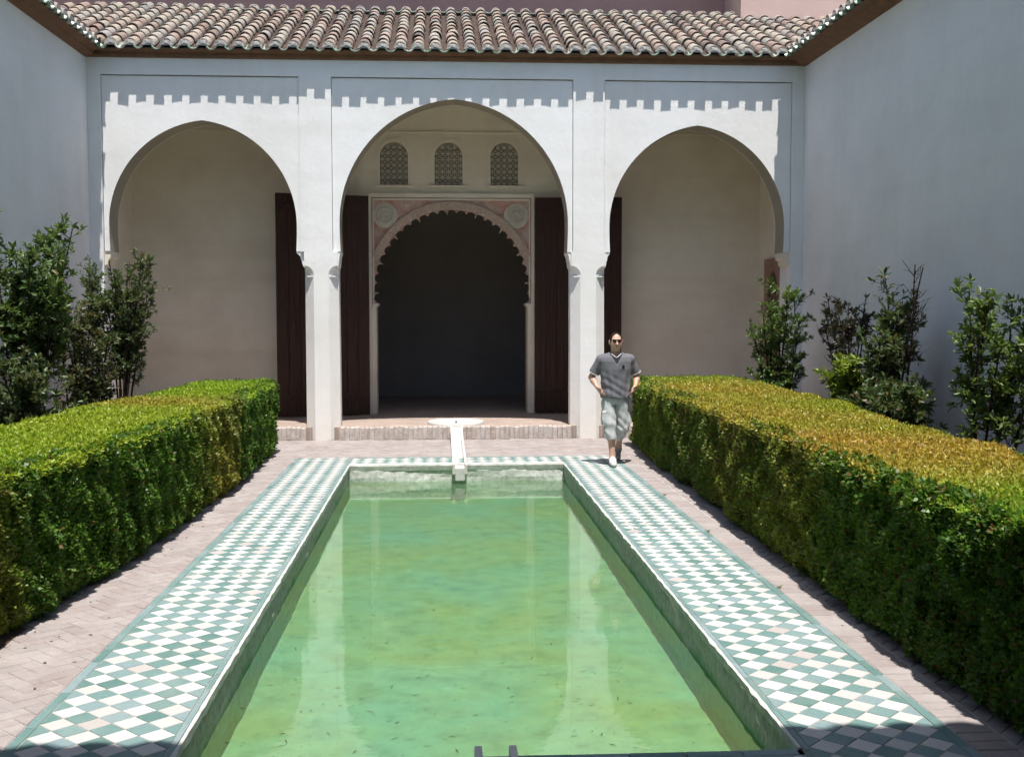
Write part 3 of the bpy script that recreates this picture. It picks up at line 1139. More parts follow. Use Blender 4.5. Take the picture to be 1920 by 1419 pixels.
# archivolt band with raised edge and small brackets
av = MB()
for r0, r1, yy in ((1.425, 1.575, .052), (1.575, 1.600, .066)):
    n = 72
    vs, fs = [], []
    for i in range(n + 1):
        th = math.pi - a0 - tot * i / n
        for r, y in ((r0 if r0 > 1.5 else r0 + .03, YB - yy), (r1, YB - yy), (r1, YB - .028), (r0 if r0 > 1.5 else r0 + .03, YB - .028)):
            cx_ = r * math.cos(th) * .975
            vs.append((max(-1.44, min(1.43, cx_)), y, ZC + r * math.sin(th) * 1.01))
    for i in range(n):
        for k in range(4):
            fs.append((i * 4 + k, i * 4 + 4 + k, i * 4 + 4 + (k + 1) % 4, i * 4 + (k + 1) % 4))
    av.add(vs, fs)
av.build('archivolt', M['stucco'], door)
for i in range(1, nl, 3):
    br_ = MB()
    th = math.pi - a0 - tot * i / nl
    c_, s_ = math.cos(th), math.sin(th)
    for rr_ in (1.39, 1.43, 1.47):
        wd = .012 if rr_ < 1.46 else .022
        ctr = (rr_ * c_ * .975, ZC + rr_ * s_ * 1.012)
        if abs(ctr[0]) > 1.40: continue
        br_.prism([(ctr[0] - s_ * wd - c_ * .025, ctr[1] + c_ * wd - s_ * .025), (ctr[0] + s_ * wd - c_ * .025, ctr[1] - c_ * wd - s_ * .025),
                   (ctr[0] + s_ * wd + c_ * .02, ctr[1] - c_ * wd + s_ * .02), (ctr[0] - s_ * wd + c_ * .02, ctr[1] + c_ * wd + s_ * .02)], lambda p, y: (p[0], y, p[1]), YB - .075, YB - .04)
    if br_.v: br_.build('bracket', M['stucco'], door)
# rosettes
for rx in (-1.20, 1.165):
    ro = MB()
    ro.lathe([(.001, .012), (.05, .016), (.075, .008), (.12, .012), (.15, .020), (.165, .006), (.205, .006), (.225, 0)], (0, 0, 0), 24)
    for k in range(16):
        th = 2 * math.pi * k / 16
        for r in (.06, .105, .14):
            ro.box(r * math.cos(th) - .011, r * math.cos(th) + .011, r * math.sin(th) - .011, r * math.sin(th) + .011, .005, .028)
    o = ro.build('rosette', M['lattice'], door)
    o.location = (rx, YB - .031, 3.78)
    o.rotation_euler = (math.pi / 2, 0, 0)
# alfiz border and jambs
fb = MB()
fb.box(-1.50, -1.446, YB - .07, YB + .05, .2, 4.176)
fb.box(1.436, 1.49, YB - .07, YB + .05, .2, 4.176)
fb.box(-1.446, 1.436, YB - .07, YB + .05, 4.102, 4.176)
fb.box(-1.425, 1.415, YB - .055, YB - .032, 4.055, 4.085)
fb.box(-1.425, -1.405, YB - .055, YB - .032, 2.3, 4.055)
fb.box(1.395, 1.415, YB - .055, YB - .032, 2.3, 4.055)
fb.build('frame_border', M['inner'], door)
for s in (-1, 1):
    jb = MB()
    jb.box(min(s * 1.445, s * 1.37) , max(s * 1.435, s * 1.37), YB - .028, YB + .45, .2, 2.14)
    jb.prism([(1.437, 2.14), (1.36, 2.14), (1.335, 2.17), (1.33, 2.199), (1.437, 2.199)], lambda p, y: (s * p[0], y, p[1]), YB - .05, YB + .44)
    jb.build('jamb', M['inner'], door)

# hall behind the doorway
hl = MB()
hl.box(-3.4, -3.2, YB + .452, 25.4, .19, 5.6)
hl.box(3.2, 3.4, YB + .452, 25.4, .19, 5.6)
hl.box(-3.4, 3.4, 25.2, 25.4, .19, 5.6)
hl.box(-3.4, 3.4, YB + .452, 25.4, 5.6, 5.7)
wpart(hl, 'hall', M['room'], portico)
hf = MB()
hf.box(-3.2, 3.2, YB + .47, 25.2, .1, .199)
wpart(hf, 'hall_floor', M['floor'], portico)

# door leaves: planks with battens
for s, (hx, hy), (ex, ey), lab in ((-1, (-1.50, 20.45), (-3.07, 19.98), 'left'), (1, (1.50, 20.52), (3.06, 20.38), 'right')):
    L_ = math.hypot(ex - hx, ey - hy)
    ang = math.atan2(ey - hy, ex - hx)
    lf = MB()
    lf.box(0, L_, .012, .055, .235, 4.10)
    leaf = lf.build('door_leaf', M['wood'], portico)
    leaf.matrix_parent_inverse = Matrix.Translation(-portico.location)
    leaf.location = (hx, hy, 0)
    leaf.rotation_euler = (0, 0, ang)
    np_ = 8
    for k in range(np_):
        pb = MB()
        xa, xb = L_ * k / np_ + .004, L_ * (k + 1) / np_ - .004
        for ya, yb in ((-.012 + .004 * (k % 2), .010), (.057, .072 + .004 * (k % 2))):
            pb.box(xa, xb, ya, yb, .22, 4.105)
        pb.build('plank', M['wood'], leaf)
    for zz in (.5, 2.1, 3.8):
        b = MB()
        for ya, yb in ((-.028, -.013), (.078, .092)):
            b.box(.03, L_ - .03, ya, yb, zz, zz + .11)
        b.build('batten', M['wood'], leaf)

# small arched niche on the right end wall
ni = MB()
cur = arch_curve(.36, 2.25, .55, 1.9, 14)
pr = ring_pairs(cur, 2.2, -.52, .52, 1.9, 2.98)
vs, fs = [], []
for (a, b), (c_, d_) in pr:
    vs += [(XW - .05, 19.66 - a, b), (XW - .05, 19.66 - c_, d_), (XW - .012, 19.66 - a, b), (XW - .012, 19.66 - c_, d_)]
for i in range(len(pr) - 1):
    q, p = i * 4, i * 4 + 4
    fs += [(q, p, p + 1, q + 1), (q, q + 2, p + 2, p), (q + 1, p + 1, p + 3, q + 3)]
ni.add(vs, fs)
ni.box(XW - .05, XW - .012, 19.14, 19.30, .2, 1.9)
ni.box(XW - .05, XW - .012, 20.02, 20.18, .2, 1.9)
M['terrastucco'] = mat_simple('terracotta_stucco', (0.40, 0.26, 0.20), 0.9, 0.35, 18, 0.2, 0.5, 0.01)
nic = wpart(ni, 'niche', M['terrastucco'], portico)
nd = MB()
for k in range(6):
    nd.box(XW - .024, XW - .0125, 19.302 + k * .12, 19.302 + k * .12 + .114, .2, 2.78)
nd.build('niche_back', M['timber'], nic)
for i in range(0, len(cur), 2):
    a, b = cur[i]
    rr = MB()
    rr.box(XW - .062, XW - .05, 19.66 - a * 1.1 - .02, 19.66 - a * 1.1 + .02, b + .03 * (b > 2.5) - .02, b + .03 * (b > 2.5) + .02)
    rr.build('niche_rib', M['terrastucco'], nic)

# ================================================================== roofs
TANP = 0.43
AP = math.atan(TANP)
LIP = 17.975
ZL = 6.10


def cover_mesh(r0, r1, ln_, th=.013, n=8, shear=0.0):
    mb = MB()
    vs, fs = [], []
    for k in range(n + 1):
        a = math.pi * k / n
        c_, s_ = math.cos(a), math.sin(a)
        vs += [(r0 * c_, shear * r0 * s_, r0 * s_), (r1 * c_, ln_, r1 * s_), ((r0 - th) * c_, shear * (r0 - th) * s_, (r0 - th) * s_), ((r1 - th) * c_, ln_, (r1 - th) * s_)]
    for k in range(n):
        q, p = k * 4, k * 4 + 4
        fs += [(q, p, p + 1, q + 1), (q + 2, q + 3, p + 3, p + 2), (q, q + 2, p + 2, p)]
    mb.add(vs, fs)
    return mb


def channel_mesh(r, ln_, th=.014, n=8, a0=200, a1=340):
    mb = MB()
    vs, fs = [], []
    for k in range(n + 1):
        a = math.radians(a0 + (a1 - a0) * k / n)
        c_, s_ = math.cos(a), math.sin(a)
        vs += [(r * c_, 0, r * s_), (r * .9 * c_, ln_, r * .9 * s_), ((r - th) * c_, 0, (r - th) * s_), ((r * .9 - th) * c_, ln_, (r * .9 - th) * s_)]
    for k in range(n):
        q, p = k * 4, k * 4 + 4
        fs += [(q, p, p + 1, q + 1), (q + 2, q + 3, p + 3, p + 2), (q, q + 2, p + 2, p)]
    mb.add(vs, fs)
    return mb


def plug_mesh(r, n=9):
    mb = MB()
    rr_ = random.Random(5)
    vs = [(0, -.004, .0)] + [(r * math.cos(math.pi * k / n), rr_.uniform(-.006, .006), r * math.sin(math.pi * k / n)) for k in range(n + 1)]
    vs += [(x, .03, z) for x, y, z in vs[1:]]
    vs[0] = (0, -.012, r * .40)
    fs = [(0, k + 1, k + 2) for k in range(n)] + [(0, n + 1, 1)]
    fs += [(k + 1, n + 2 + k, n + 3 + k, k + 2) for k in range(n)]
    mb.add(vs, fs)
    return mb


def tiled(me, mat):
    me.materials.append(mat)
    return me


COVERS = [tiled(cover_mesh(.102 + dv, .084 + dv * .5, .44).mesh('roof_tile'), M['tile']) for dv in (0, .004, -.004)]
EAVEC = tiled(cover_mesh(.102, .084, .44, shear=TANP * .9).mesh('roof_tile'), M['tile'])
CHAN = [tiled(channel_mesh(.088, .40).mesh('eave_tile'), M['glaze'])]
PLUG = tiled(plug_mesh(.098).mesh('mortar_plug'), M['mortar'])
CM = cover_mesh(.102, .084, .44, n=6)
CHM = channel_mesh(.092, 3.7, n=5)
PERX = 0.2755
EXPO = 0.335


def roof(parent, along0, along1, lip, axis, up, smax, thr, visible, cut):
    """axis 'x': eave runs along X, slope climbs +-Y (up=+-1); axis 'y': eave along Y, slope climbs +-X.
    along0..1: extent along the eave; lip: position of the eave; cut(t)-> first slope distance in plan for column t."""
    rz = {('x', 1): 0, ('x', -1): math.pi, ('y', -1): math.pi / 2, ('y', 1): -math.pi / 2}[(axis, up)]

    def pos(t, run, h=0.0):
        z = ZL + run * TANP + h
        return (t, lip + up * run, z) if axis == 'x' else (lip + up * run, t, z)

    base = MB()
    ca = math.cos(AP)
    ts = [along0 + (along1 - along0) * i / 40 for i in range(41)]
    vs, fs = [], []
    for t in ts:
        c0 = cut(t)
        for run, h in ((c0, .0), (smax, .0), (smax, -.10), (c0 + (.15 if c0 < .01 else 0), -.02 if c0 < .01 else -.1)):
            vs.append(pos(t, run, h))
    for i in range(40):
        for k in range(4):
            fs.append((i * 4 + k, i * 4 + 4 + k, i * 4 + 4 + (k + 1) % 4, i * 4 + (k + 1) % 4))
    fs += [(0, 1, 2, 3), (160, 163, 162, 161)]
    base.add(vs, fs)
    ro = wpart(base, 'roof', M['chan'], parent)
    n = int((along1 - along0) / PERX)
    off = ((along1 - along0) - n * PERX) / 2
    covers, stuffV, stuffQ, stuffT = [], [], [], []
    chV, chQ = [], []
    rot = Matrix.Rotation(rz, 4, 'Z') @ Matrix.Rotation(AP, 4, 'X')
    for i in range(n + 1):
        t = along0 + off + i * PERX
        c0 = cut(t)
        rows = int((smax - c0) / ca / EXPO) + 1
        for j in range(rows):
            run = c0 + j * EXPO * ca
            if run > smax - .05: continue
            covers.append((t, run, j, c0))
        # channels between covers
        t2 = t + PERX / 2
        if t2 < along1:
            c2 = cut(t2)
            Lc = (smax - c2) / ca
            mt = Matrix.Translation(pos(t2, c2, .075)) @ rot @ Matrix.Diagonal((1, max(.05, Lc / 3.7), 1, 1))
            k = len(chV)
            chV += [tuple(mt @ Vector(v)) for v in CHM.v]
            chQ += [tuple(a + k for a in f) for f in CHM.f]
            if c2 < .01:
                if visible(t2, 0):
                    o = link_mesh('eave_tile', CHAN[0], ro, pos(t2, -.060 + random.uniform(-.010, .010), .078 + random.uniform(-.006, .006)),
                                  (AP * .8, random.uniform(-.08, .08), rz + random.uniform(-.05, .05)), (random.uniform(.92, 1.1), 1, 1))
                else:
                    mt = Matrix.Translation(pos(t2, -.060, .078)) @ rot
                    k = len(chV)
                    cm = channel_mesh(.088, .40, n=4)
                    chV += [tuple(mt @ Vector(v)) for v in cm.v]
                    chQ += [tuple(a + k for a in f) for f in cm.f]
    covers.sort(key=lambda q: (not visible(q[0], q[1]), q[1]))
    cnt = 0
    for t, run, j, c0 in covers:
        h = .028 + .016 + random.uniform(-.004, .004)
        jt = t + random.uniform(-.008, .008)
        if cnt < thr and visible(t, run):
            cnt += 1
            link_mesh('roof_tile', EAVEC if j == 0 and c0 < .01 else random.choice(COVERS), ro, pos(jt, run, h), (AP - .045 + random.uniform(-.02, .02), random.uniform(-.05, .05), rz + random.uniform(-.025, .025)))
            if j == 0 and c0 < .01:
                link_mesh('mortar_plug', PLUG, ro, pos(jt, run - .003, h - .006), (-.05, 0, rz + random.uniform(-.05, .05)), (random.uniform(.94, 1.05), 1, random.uniform(.9, 1.05)))
        else:
            mt = Matrix.Translation(pos(jt, run, h)) @ Matrix.Rotation(rz + random.uniform(-.025, .025), 4, 'Z') @ Matrix.Rotation(AP - .045, 4, 'X')
            k = len(stuffV)
            stuffV += [tuple(mt @ Vector(v)) for v in CM.v]
            stuffQ += [tuple(a + k for a in f) for f in CM.f]
            stuffT += [random.random()] * len(CM.f)
    if stuffV:
        me = bpy.data.meshes.new('roof_tiles')
        me.from_pydata(stuffV, [], stuffQ)
        me.attributes.new('tint', 'FLOAT_COLOR', 'FACE').data.foreach_set('color', np.repeat(np.array(stuffT, np.float32), 4))
        me.materials.append(M['tile_s'])
        tag(link_mesh('roof_tiles', me, ro), kind='stuff')
    if chV:
        me = bpy.data.meshes.new('channel_tiles')
        me.from_pydata(chV, [], chQ)
        me.materials.append(M['chan'])
        tag(link_mesh('channel_tiles', me, ro), kind='stuff')
    return ro


XLL, XLR = -5.40, 5.31                 # lips of the side roofs
RUN = 3.28
proof = roof(portico, -7.3, 7.3, LIP, 'x', 1, RUN, 300, lambda t, r: -6.1 < t < 6.0,
             lambda t: max(0.0, (XLL - t) - .02, (t - XLR) - .02) if (t < XLL or t > XLR) else 0.0)
# ridge: lime-set caps with green channel ends
cap = tiled(cover_mesh(.078, .07, .20).mesh('ridge_cap'), M['ridge'])
rch = tiled(channel_mesh(.09, .22).mesh('ridge_channel'), M['glaze'])
zr = ZL + RUN * TANP
t = -6.6
n = int(14.6 / PERX)
off = (14.6 - n * PERX) / 2
for i in range(n + 1):
    t = -7.3 + off + i * PERX
    if t > 5.3 or t < -6.6: continue
    link_mesh('ridge_cap', cap, proof, (t, LIP + RUN - .10, zr + .045), (-.05, 0, random.uniform(-.05, .05)))
    link_mesh('ridge_channel', rch, proof, (t + PERX / 2, LIP + RUN - .12, zr + .10), (-.05, 0, 0))
rd = MB()
rd.box(-7.3, 5.3, LIP + RUN - .04, LIP + RUN + .5, zr - .3, zr + .03)
rd.build('ridge_bed', M['mortar'], proof)
# brown eaves cornice
co = MB()
co.prism([(YF + .01, 5.985), (YF - .03, 5.985), (YF - .045, 6.01), (YF - .05, 6.055), (YF - .11, 6.065), (YF - .155, 6.098), (YF + .01, 6.145)], lambda p, x_: (x_, p[0], p[1]), -5.66, 5.66)
wpart(co, 'cornice', M['eave'], portico)

# ---------------------------------------------------------------- side wings
for s, lip, nm, lab in ((-1, XLL, 'left', 'shaded grey-white courtyard wall with tiled eaves on the left, behind the tall laurels'),
                        (1, XLR, 'right', 'shaded grey-white courtyard wall with tiled eaves on the right, behind the sparse shrubs')):
    wing = tag(empty('courtyard_wall', (s * XW, 9, 0)), lab, 'wall', 'courtyard side walls')
    wl = MB()
    wl.box(min(s * XW, s * 6.2), max(s * XW, s * 6.2), -2.0, 20.9, -.04, 6.2)
    wpart(wl, 'wall', M['side'], wing)
    up = s
    roof(wing, 3.6, 18.95, lip, 'y', up, 2.0, 120, (lambda t, r: t > 12.5 and t < 18.3 and r < .4),
         (lambda t: max(0.0, t - LIP - .0)))
    ov = abs(s * XW - lip)
    cn = MB()
    cn.prism([(XW + .01, 5.975), (XW - .02, 5.975), (XW - .05, 5.99), (XW - ov * .45, 6.02), (XW - ov * .5, 6.05), (XW - ov + .03, 6.092), (XW + .01, 6.15)],
             lambda p, y_: (s * p[0], y_, p[1]), 3.3, YF - .06)
    wpart(cn, 'cornice', M['eave'], wing)

# ---------------------------------------------------------------- building behind the viewer (casts the near shade)
south = tag(empty('portico', (0, 3.02, 0)), 'facing portico at the near end whose eaves shade the foot of the picture', 'portico')
facade(south, 3.02, -1)
for x0, x1 in PILL:
    mb = MB()
    c = .14
    mb.prism([(x0 + c, 0), (x1 - c, 0), (x1, c), (x1, .54 - c), (x1 - c, .54), (x0 + c, .54), (x0, .54 - c), (x0, c)], lambda p, z: (p[0], 3.02 - p[1], z), -.04, ZS)
    wpart(mb, 'pillar', M['white'], south)
sf = MB()
sf.box(-XW, XW, -1.6, 3.02, -.03, .2)
wpart(sf, 'floor', M['floor'], south)
sb = MB()
sb.box(-XW, XW, -2.0, -1.6, 0, 6.1)
wpart(sb, 'back_wall', M['inner'], south)
sc_ = MB()
sc_.box(-XW, XW, -1.6, 2.45, 5.86, 5.95)
wpart(sc_, 'ceiling', M['timber'], south)
roof(south, -5.5, 5.4, 3.36, 'x', -1, 3.3, 0, lambda t, r: False, lambda t: 0.0)
cs = MB()
cs.prism([(3.01, 5.985), (3.05, 5.985), (3.07, 6.05), (3.33, 6.098), (3.01, 6.145)], lambda p, x_: (x_, p[0], p[1]), -5.66, 5.66)
wpart(cs, 'cornice', M['eave'], south)

# ---------------------------------------------------------------- taller walls behind the ridge
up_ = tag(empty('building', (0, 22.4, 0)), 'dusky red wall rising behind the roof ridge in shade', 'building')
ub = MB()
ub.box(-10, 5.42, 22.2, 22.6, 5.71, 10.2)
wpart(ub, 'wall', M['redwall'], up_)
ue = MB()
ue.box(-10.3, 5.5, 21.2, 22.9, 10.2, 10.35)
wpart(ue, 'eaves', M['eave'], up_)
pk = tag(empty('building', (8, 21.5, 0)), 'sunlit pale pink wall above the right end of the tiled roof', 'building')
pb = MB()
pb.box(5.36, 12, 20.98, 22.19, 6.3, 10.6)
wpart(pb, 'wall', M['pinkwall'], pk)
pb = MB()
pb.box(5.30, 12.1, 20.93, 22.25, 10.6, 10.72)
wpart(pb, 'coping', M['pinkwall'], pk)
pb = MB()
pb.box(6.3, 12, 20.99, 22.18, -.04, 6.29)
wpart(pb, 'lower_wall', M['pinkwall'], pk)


# ================================================================== fountain basin and marble channels
bs = MB()
bs.lathe([(.001, .012), (.25, .014), (.37, .03), (.405, .05), (.45, .052), (.468, .04), (.47, .0), (.47, -.02)], (0, 0, 0), 48)
o = bs.build('fountain_basin', M['marble'], smooth=True)
o.location = (.03, 18.66, .2)
tag(o, 'shallow round white marble basin set in the portico floor', 'basin')
sp = MB()
sp.lathe([(.012, 0), (.014, .035), (.009, .045), (.012, .055), (.001, .058)], (0, 0, 0), 10)
o2 = sp.build('spout', mat_simple('dark_bronze', (.05, .04, .03), .4, .3, 30, .5), o)
o2.location = (0, -.40, .03)


def channel(yend, ystart, d, label, steps):
    """U-shaped runnel; steps = list of (y, z of bed)"""
    ch = tag(empty('water_channel', (.033, (yend + ystart) / 2, 0)), label, 'channel', 'marble water channels')
    bed = MB()
    vs, fs = [], []
    for y_, z_ in steps:
        for x_ in (-.062, .062):
            vs += [(.033 + x_, y_, z_), (.033 + x_, y_, z_ - .05)]
    for i in range(len(steps) - 1):
        q, p = i * 4, i * 4 + 4
        fs += [(q, p, p + 2, q + 2), (q + 1, q + 3, p + 3, p + 1), (q, q + 1, p + 1, p), (q + 2, p + 2, p + 3, q + 3)]
    e = (len(steps) - 1) * 4
    fs += [(0, 2, 3, 1), (e, e + 1, e + 3, e + 2)]
    bed.add(vs, fs)
    wpart(bed, 'bed', M['marble'], ch)
    for x_ in (-.098, .0625):
        sd = MB()
        vs, fs = [], []
        for y_, z_ in steps:
            vs += [(.033 + x_, y_, z_ - .07), (.033 + x_ + .035, y_, z_ - .07), (.033 + x_ + .035, y_, z_ + .05), (.033 + x_, y_, z_ + .05)]
        for i in range(len(steps) - 1):
            for k in range(4):
                fs.append((i * 4 + k, i * 4 + (k + 1) % 4, i * 4 + 4 + (k + 1) % 4, i * 4 + 4 + k))
        e = (len(steps) - 1) * 4
        fs += [(3, 2, 1, 0), (e, e + 1, e + 2, e + 3)]
        sd.add(vs, fs)
        wpart(sd, 'side_slab', M['marble'], ch)
    ft = MB()
    ye = steps[-1][0]
    zz = steps[-1][1]
    ft.box(.033 - .0615, .033 + .0615, min(ye, ye - d * .03), max(ye, ye - d * .03), zz - .155, zz - .0505)
    wpart(ft, 'end_block', M['marble'], ch)


channel(14.77, 18.2, -1, 'white marble channel running from the round basin down into the pool',
        [(18.19, .19), (17.98, .19), (17.93, .10), (17.4, .055), (17.1, .03), (14.79, -.02)])
channel(5.19, 4.3, 1, 'shaded channel end jutting over the near edge of the pool', [(4.3, .0), (5.16, -.052)])

# ================================================================== foliage
def vnoise(p, seed, freq):
    r = np.random.default_rng(seed)
    out = np.zeros(len(p))
    for k in range(7):
        d = r.normal(size=3)
        d /= np.linalg.norm(d)
        out += np.sin(p @ d * freq * r.uniform(.6, 1.9) + r.uniform(0, 6.28))
    return out / 3.0


def leaf_quads(pos, axis, nrm, length, width):
    """rhombic leaves: pos base, axis direction, nrm plate normal"""
    n = len(pos)
    axis = axis / np.linalg.norm(axis, axis=1, keepdims=True)
    side = np.cross(axis, nrm)
    side /= np.maximum(np.linalg.norm(side, axis=1, keepdims=True), 1e-6)
    up = np.cross(side, axis)
    L_ = length[:, None]
    W_ = width[:, None]
    a = pos
    b = pos + axis * L_ * .5 + side * W_ * .5 + up * W_ * .12
    c = pos + axis * L_ - up * L_ * .08
    d = pos + axis * L_ * .5 - side * W_ * .5 + up * W_ * .12
    V = np.stack([a, b, c, d], 1).reshape(-1, 3)
    Q = np.arange(4 * n).reshape(n, 4)
    return V, Q


def interp(prof, y):
    ys_ = [p[0] for p in prof]
    return np.interp(y, ys_, [p[1] for p in prof])


def hedge(name, label, front, back, y0, y1, h, side, tintfn, seed, dens=1.0):
    """front/back: [(y, x)...]; side=+1 for the hedge right of the pool"""
    r = np.random.default_rng(seed)
    hd = tag(empty(name, ((front[0][1] + back[0][1]) / 2, (y0 + y1) / 2, 0)), label, 'hedge', 'clipped hedges along the pool')
    # solid core added for the twigs to stop light; inner shade in its colour
    core = MB()
    vs, fs = [], []
    n = 40
    for i in range(n + 1):
        y = y0 + .10 + (y1 - y0 - .20) * i / n
        f = interp(front, y) + side * .10
        b = interp(back, y) - side * .10
        vs += [(f + side * .12, y, .05), (f, y, .25), (f, y, h - .12), (b, y, h - .12), (b, y, .05)]
    for i in range(n):
        for k in range(5):
            fs.append((i * 5 + k, i * 5 + 5 + k, i * 5 + 5 + (k + 1) % 5, i * 5 + (k + 1) % 5))
    fs += [tuple(range(5)), tuple(n * 5 + k for k in range(5))]
    core.add(vs, fs)
    wpart(core, 'filler_core', mat_simple('hedge_shadow_twigs', (.030, .034, .014), 1, .6, 30, .05), hd)
    stems = MB()
    y = y0 + .2
    while y < y1:
        f = interp(front, y) + side * .16
        stems.tube([(f, y, -.02), (f + random.uniform(-.03, .03), y + random.uniform(-.05, .05), .15), (f, y + random.uniform(-.08, .08), .35)], [.014, .011, .008], 5)
        y += random.uniform(.22, .4)
    tag(wpart(stems, 'stem', M['bark'], hd), kind='stuff')
    V, Q, T = [], [], []

    def add(p, nout, kind):
        m = len(p)
        # clumpy surface: push in and out with noise
        dep = vnoise(p, seed + 3, 9.0) * (.030 if kind == 'face' else .014) + vnoise(p, seed + 4, 26.0) * (.022 if kind == 'face' else .009)
        gap = np.clip(-vnoise(p, seed + 8, 14.0) - .75, 0, 1) * (.10 if kind == 'face' else .02)
        inward = r.random(m) ** 1.7 * .085 + gap
        p = p + nout * (dep - inward)[:, None]
        yy = p[:, 1]
        sc = np.interp(yy, [4, 9, 17], [.029, .033, .040])
        ln_ = sc * r.uniform(.55, 1.4, m)
        if kind == 'top':
            flat = r.random(m) < .55
            ax_ = np.stack([r.normal(0, .6, m), r.normal(0, .6, m), np.where(flat, r.uniform(-.1, .5, m), r.uniform(.4, 1.4, m))], 1)
            nr = r.normal(size=(m, 3))
            nr[:, 2] += np.where(flat, 1.6, .3)
            wd = ln_ * r.uniform(.38, .55, m)
        else:
            ax_ = nout * r.uniform(.1, .9, m)[:, None] + r.normal(0, .55, (m, 3))
            ax_[:, 2] += r.uniform(-.1, .8, m)
            nr = nout * .6 + r.normal(0, .6, (m, 3))
            nr[:, 2] += .6
            wd = ln_ * r.uniform(.48, .7, m)
        v, q = leaf_quads(p, ax_, nr, ln_, wd)
        k = sum(len(a) for a in V)
        V.append(v)
        Q.append(q + k)
        T.append(tintfn(p, r, kind))

    def dens_y(m):
        """sample y with density following 1/size^2"""
        yy = r.uniform(y0, y1, m * 2)
        w_ = 1 / np.interp(yy, [4, 9, 17], [.029, .033, .040]) ** 2
        return yy[r.random(len(yy)) < w_ / w_.max()]

    # face towards the pool
    Y = dens_y(int(11800 * (y1 - y0) * h * dens))
    m = len(Y)
    Z = r.uniform(.03, h, m)
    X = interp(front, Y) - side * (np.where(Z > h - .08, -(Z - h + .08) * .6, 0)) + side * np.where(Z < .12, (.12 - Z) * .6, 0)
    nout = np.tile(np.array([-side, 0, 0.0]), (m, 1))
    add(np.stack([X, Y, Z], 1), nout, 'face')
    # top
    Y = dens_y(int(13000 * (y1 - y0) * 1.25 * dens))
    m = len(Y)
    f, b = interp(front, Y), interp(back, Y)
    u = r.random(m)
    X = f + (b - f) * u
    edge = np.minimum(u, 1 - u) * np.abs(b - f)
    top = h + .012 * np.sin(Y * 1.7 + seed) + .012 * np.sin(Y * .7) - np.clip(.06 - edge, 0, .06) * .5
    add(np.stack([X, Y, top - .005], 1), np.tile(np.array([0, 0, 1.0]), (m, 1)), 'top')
    # far and near ends
    for ye, sg in ((y1, 1), (y0, -1)):
        m = int(5000 * 1.2 * h * dens)
        f, b = interp(front, ye), interp(back, ye)
        X = f + (b - f) * r.random(m)
        add(np.stack([X, np.full(m, ye), r.uniform(.03, h, m)], 1), np.tile(np.array([0, float(sg), 0]), (m, 1)), 'face')
    # back
    m = int(1500 * (y1 - y0) * h * dens)
    Y = r.uniform(y0, y1, m)
    add(np.stack([interp(back, Y), Y, r.uniform(.03, h, m)], 1), np.tile(np.array([side, 0, 0.0]), (m, 1)), 'face')
    o = np_mesh('foliage', np.concatenate(V), np.concatenate(Q), M['hedge'], hd, np.concatenate(T))
    o.matrix_parent_inverse = Matrix.Translation(-hd.location)
    tag(o, kind='stuff')
    return hd


def blend(a, b, t):
    return a * (1 - t[:, None]) + b * t[:, None]


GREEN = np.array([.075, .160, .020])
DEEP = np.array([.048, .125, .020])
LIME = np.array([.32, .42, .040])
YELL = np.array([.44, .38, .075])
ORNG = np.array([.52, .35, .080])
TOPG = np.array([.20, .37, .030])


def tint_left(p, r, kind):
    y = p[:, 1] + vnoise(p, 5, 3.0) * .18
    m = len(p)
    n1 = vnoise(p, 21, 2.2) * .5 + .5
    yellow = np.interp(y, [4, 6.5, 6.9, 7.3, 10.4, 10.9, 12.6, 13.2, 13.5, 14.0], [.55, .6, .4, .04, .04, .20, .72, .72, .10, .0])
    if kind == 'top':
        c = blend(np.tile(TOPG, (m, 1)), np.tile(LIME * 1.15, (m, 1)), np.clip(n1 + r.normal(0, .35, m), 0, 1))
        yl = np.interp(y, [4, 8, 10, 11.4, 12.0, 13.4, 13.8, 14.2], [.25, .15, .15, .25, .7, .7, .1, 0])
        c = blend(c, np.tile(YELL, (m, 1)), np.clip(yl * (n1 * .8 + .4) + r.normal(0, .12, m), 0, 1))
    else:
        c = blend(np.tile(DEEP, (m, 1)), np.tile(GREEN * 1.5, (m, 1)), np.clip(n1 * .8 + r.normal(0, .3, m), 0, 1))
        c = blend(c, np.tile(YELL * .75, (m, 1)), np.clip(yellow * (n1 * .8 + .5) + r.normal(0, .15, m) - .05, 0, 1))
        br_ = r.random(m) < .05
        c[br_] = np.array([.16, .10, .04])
    return c * r.uniform(.7, 1.25, m)[:, None]


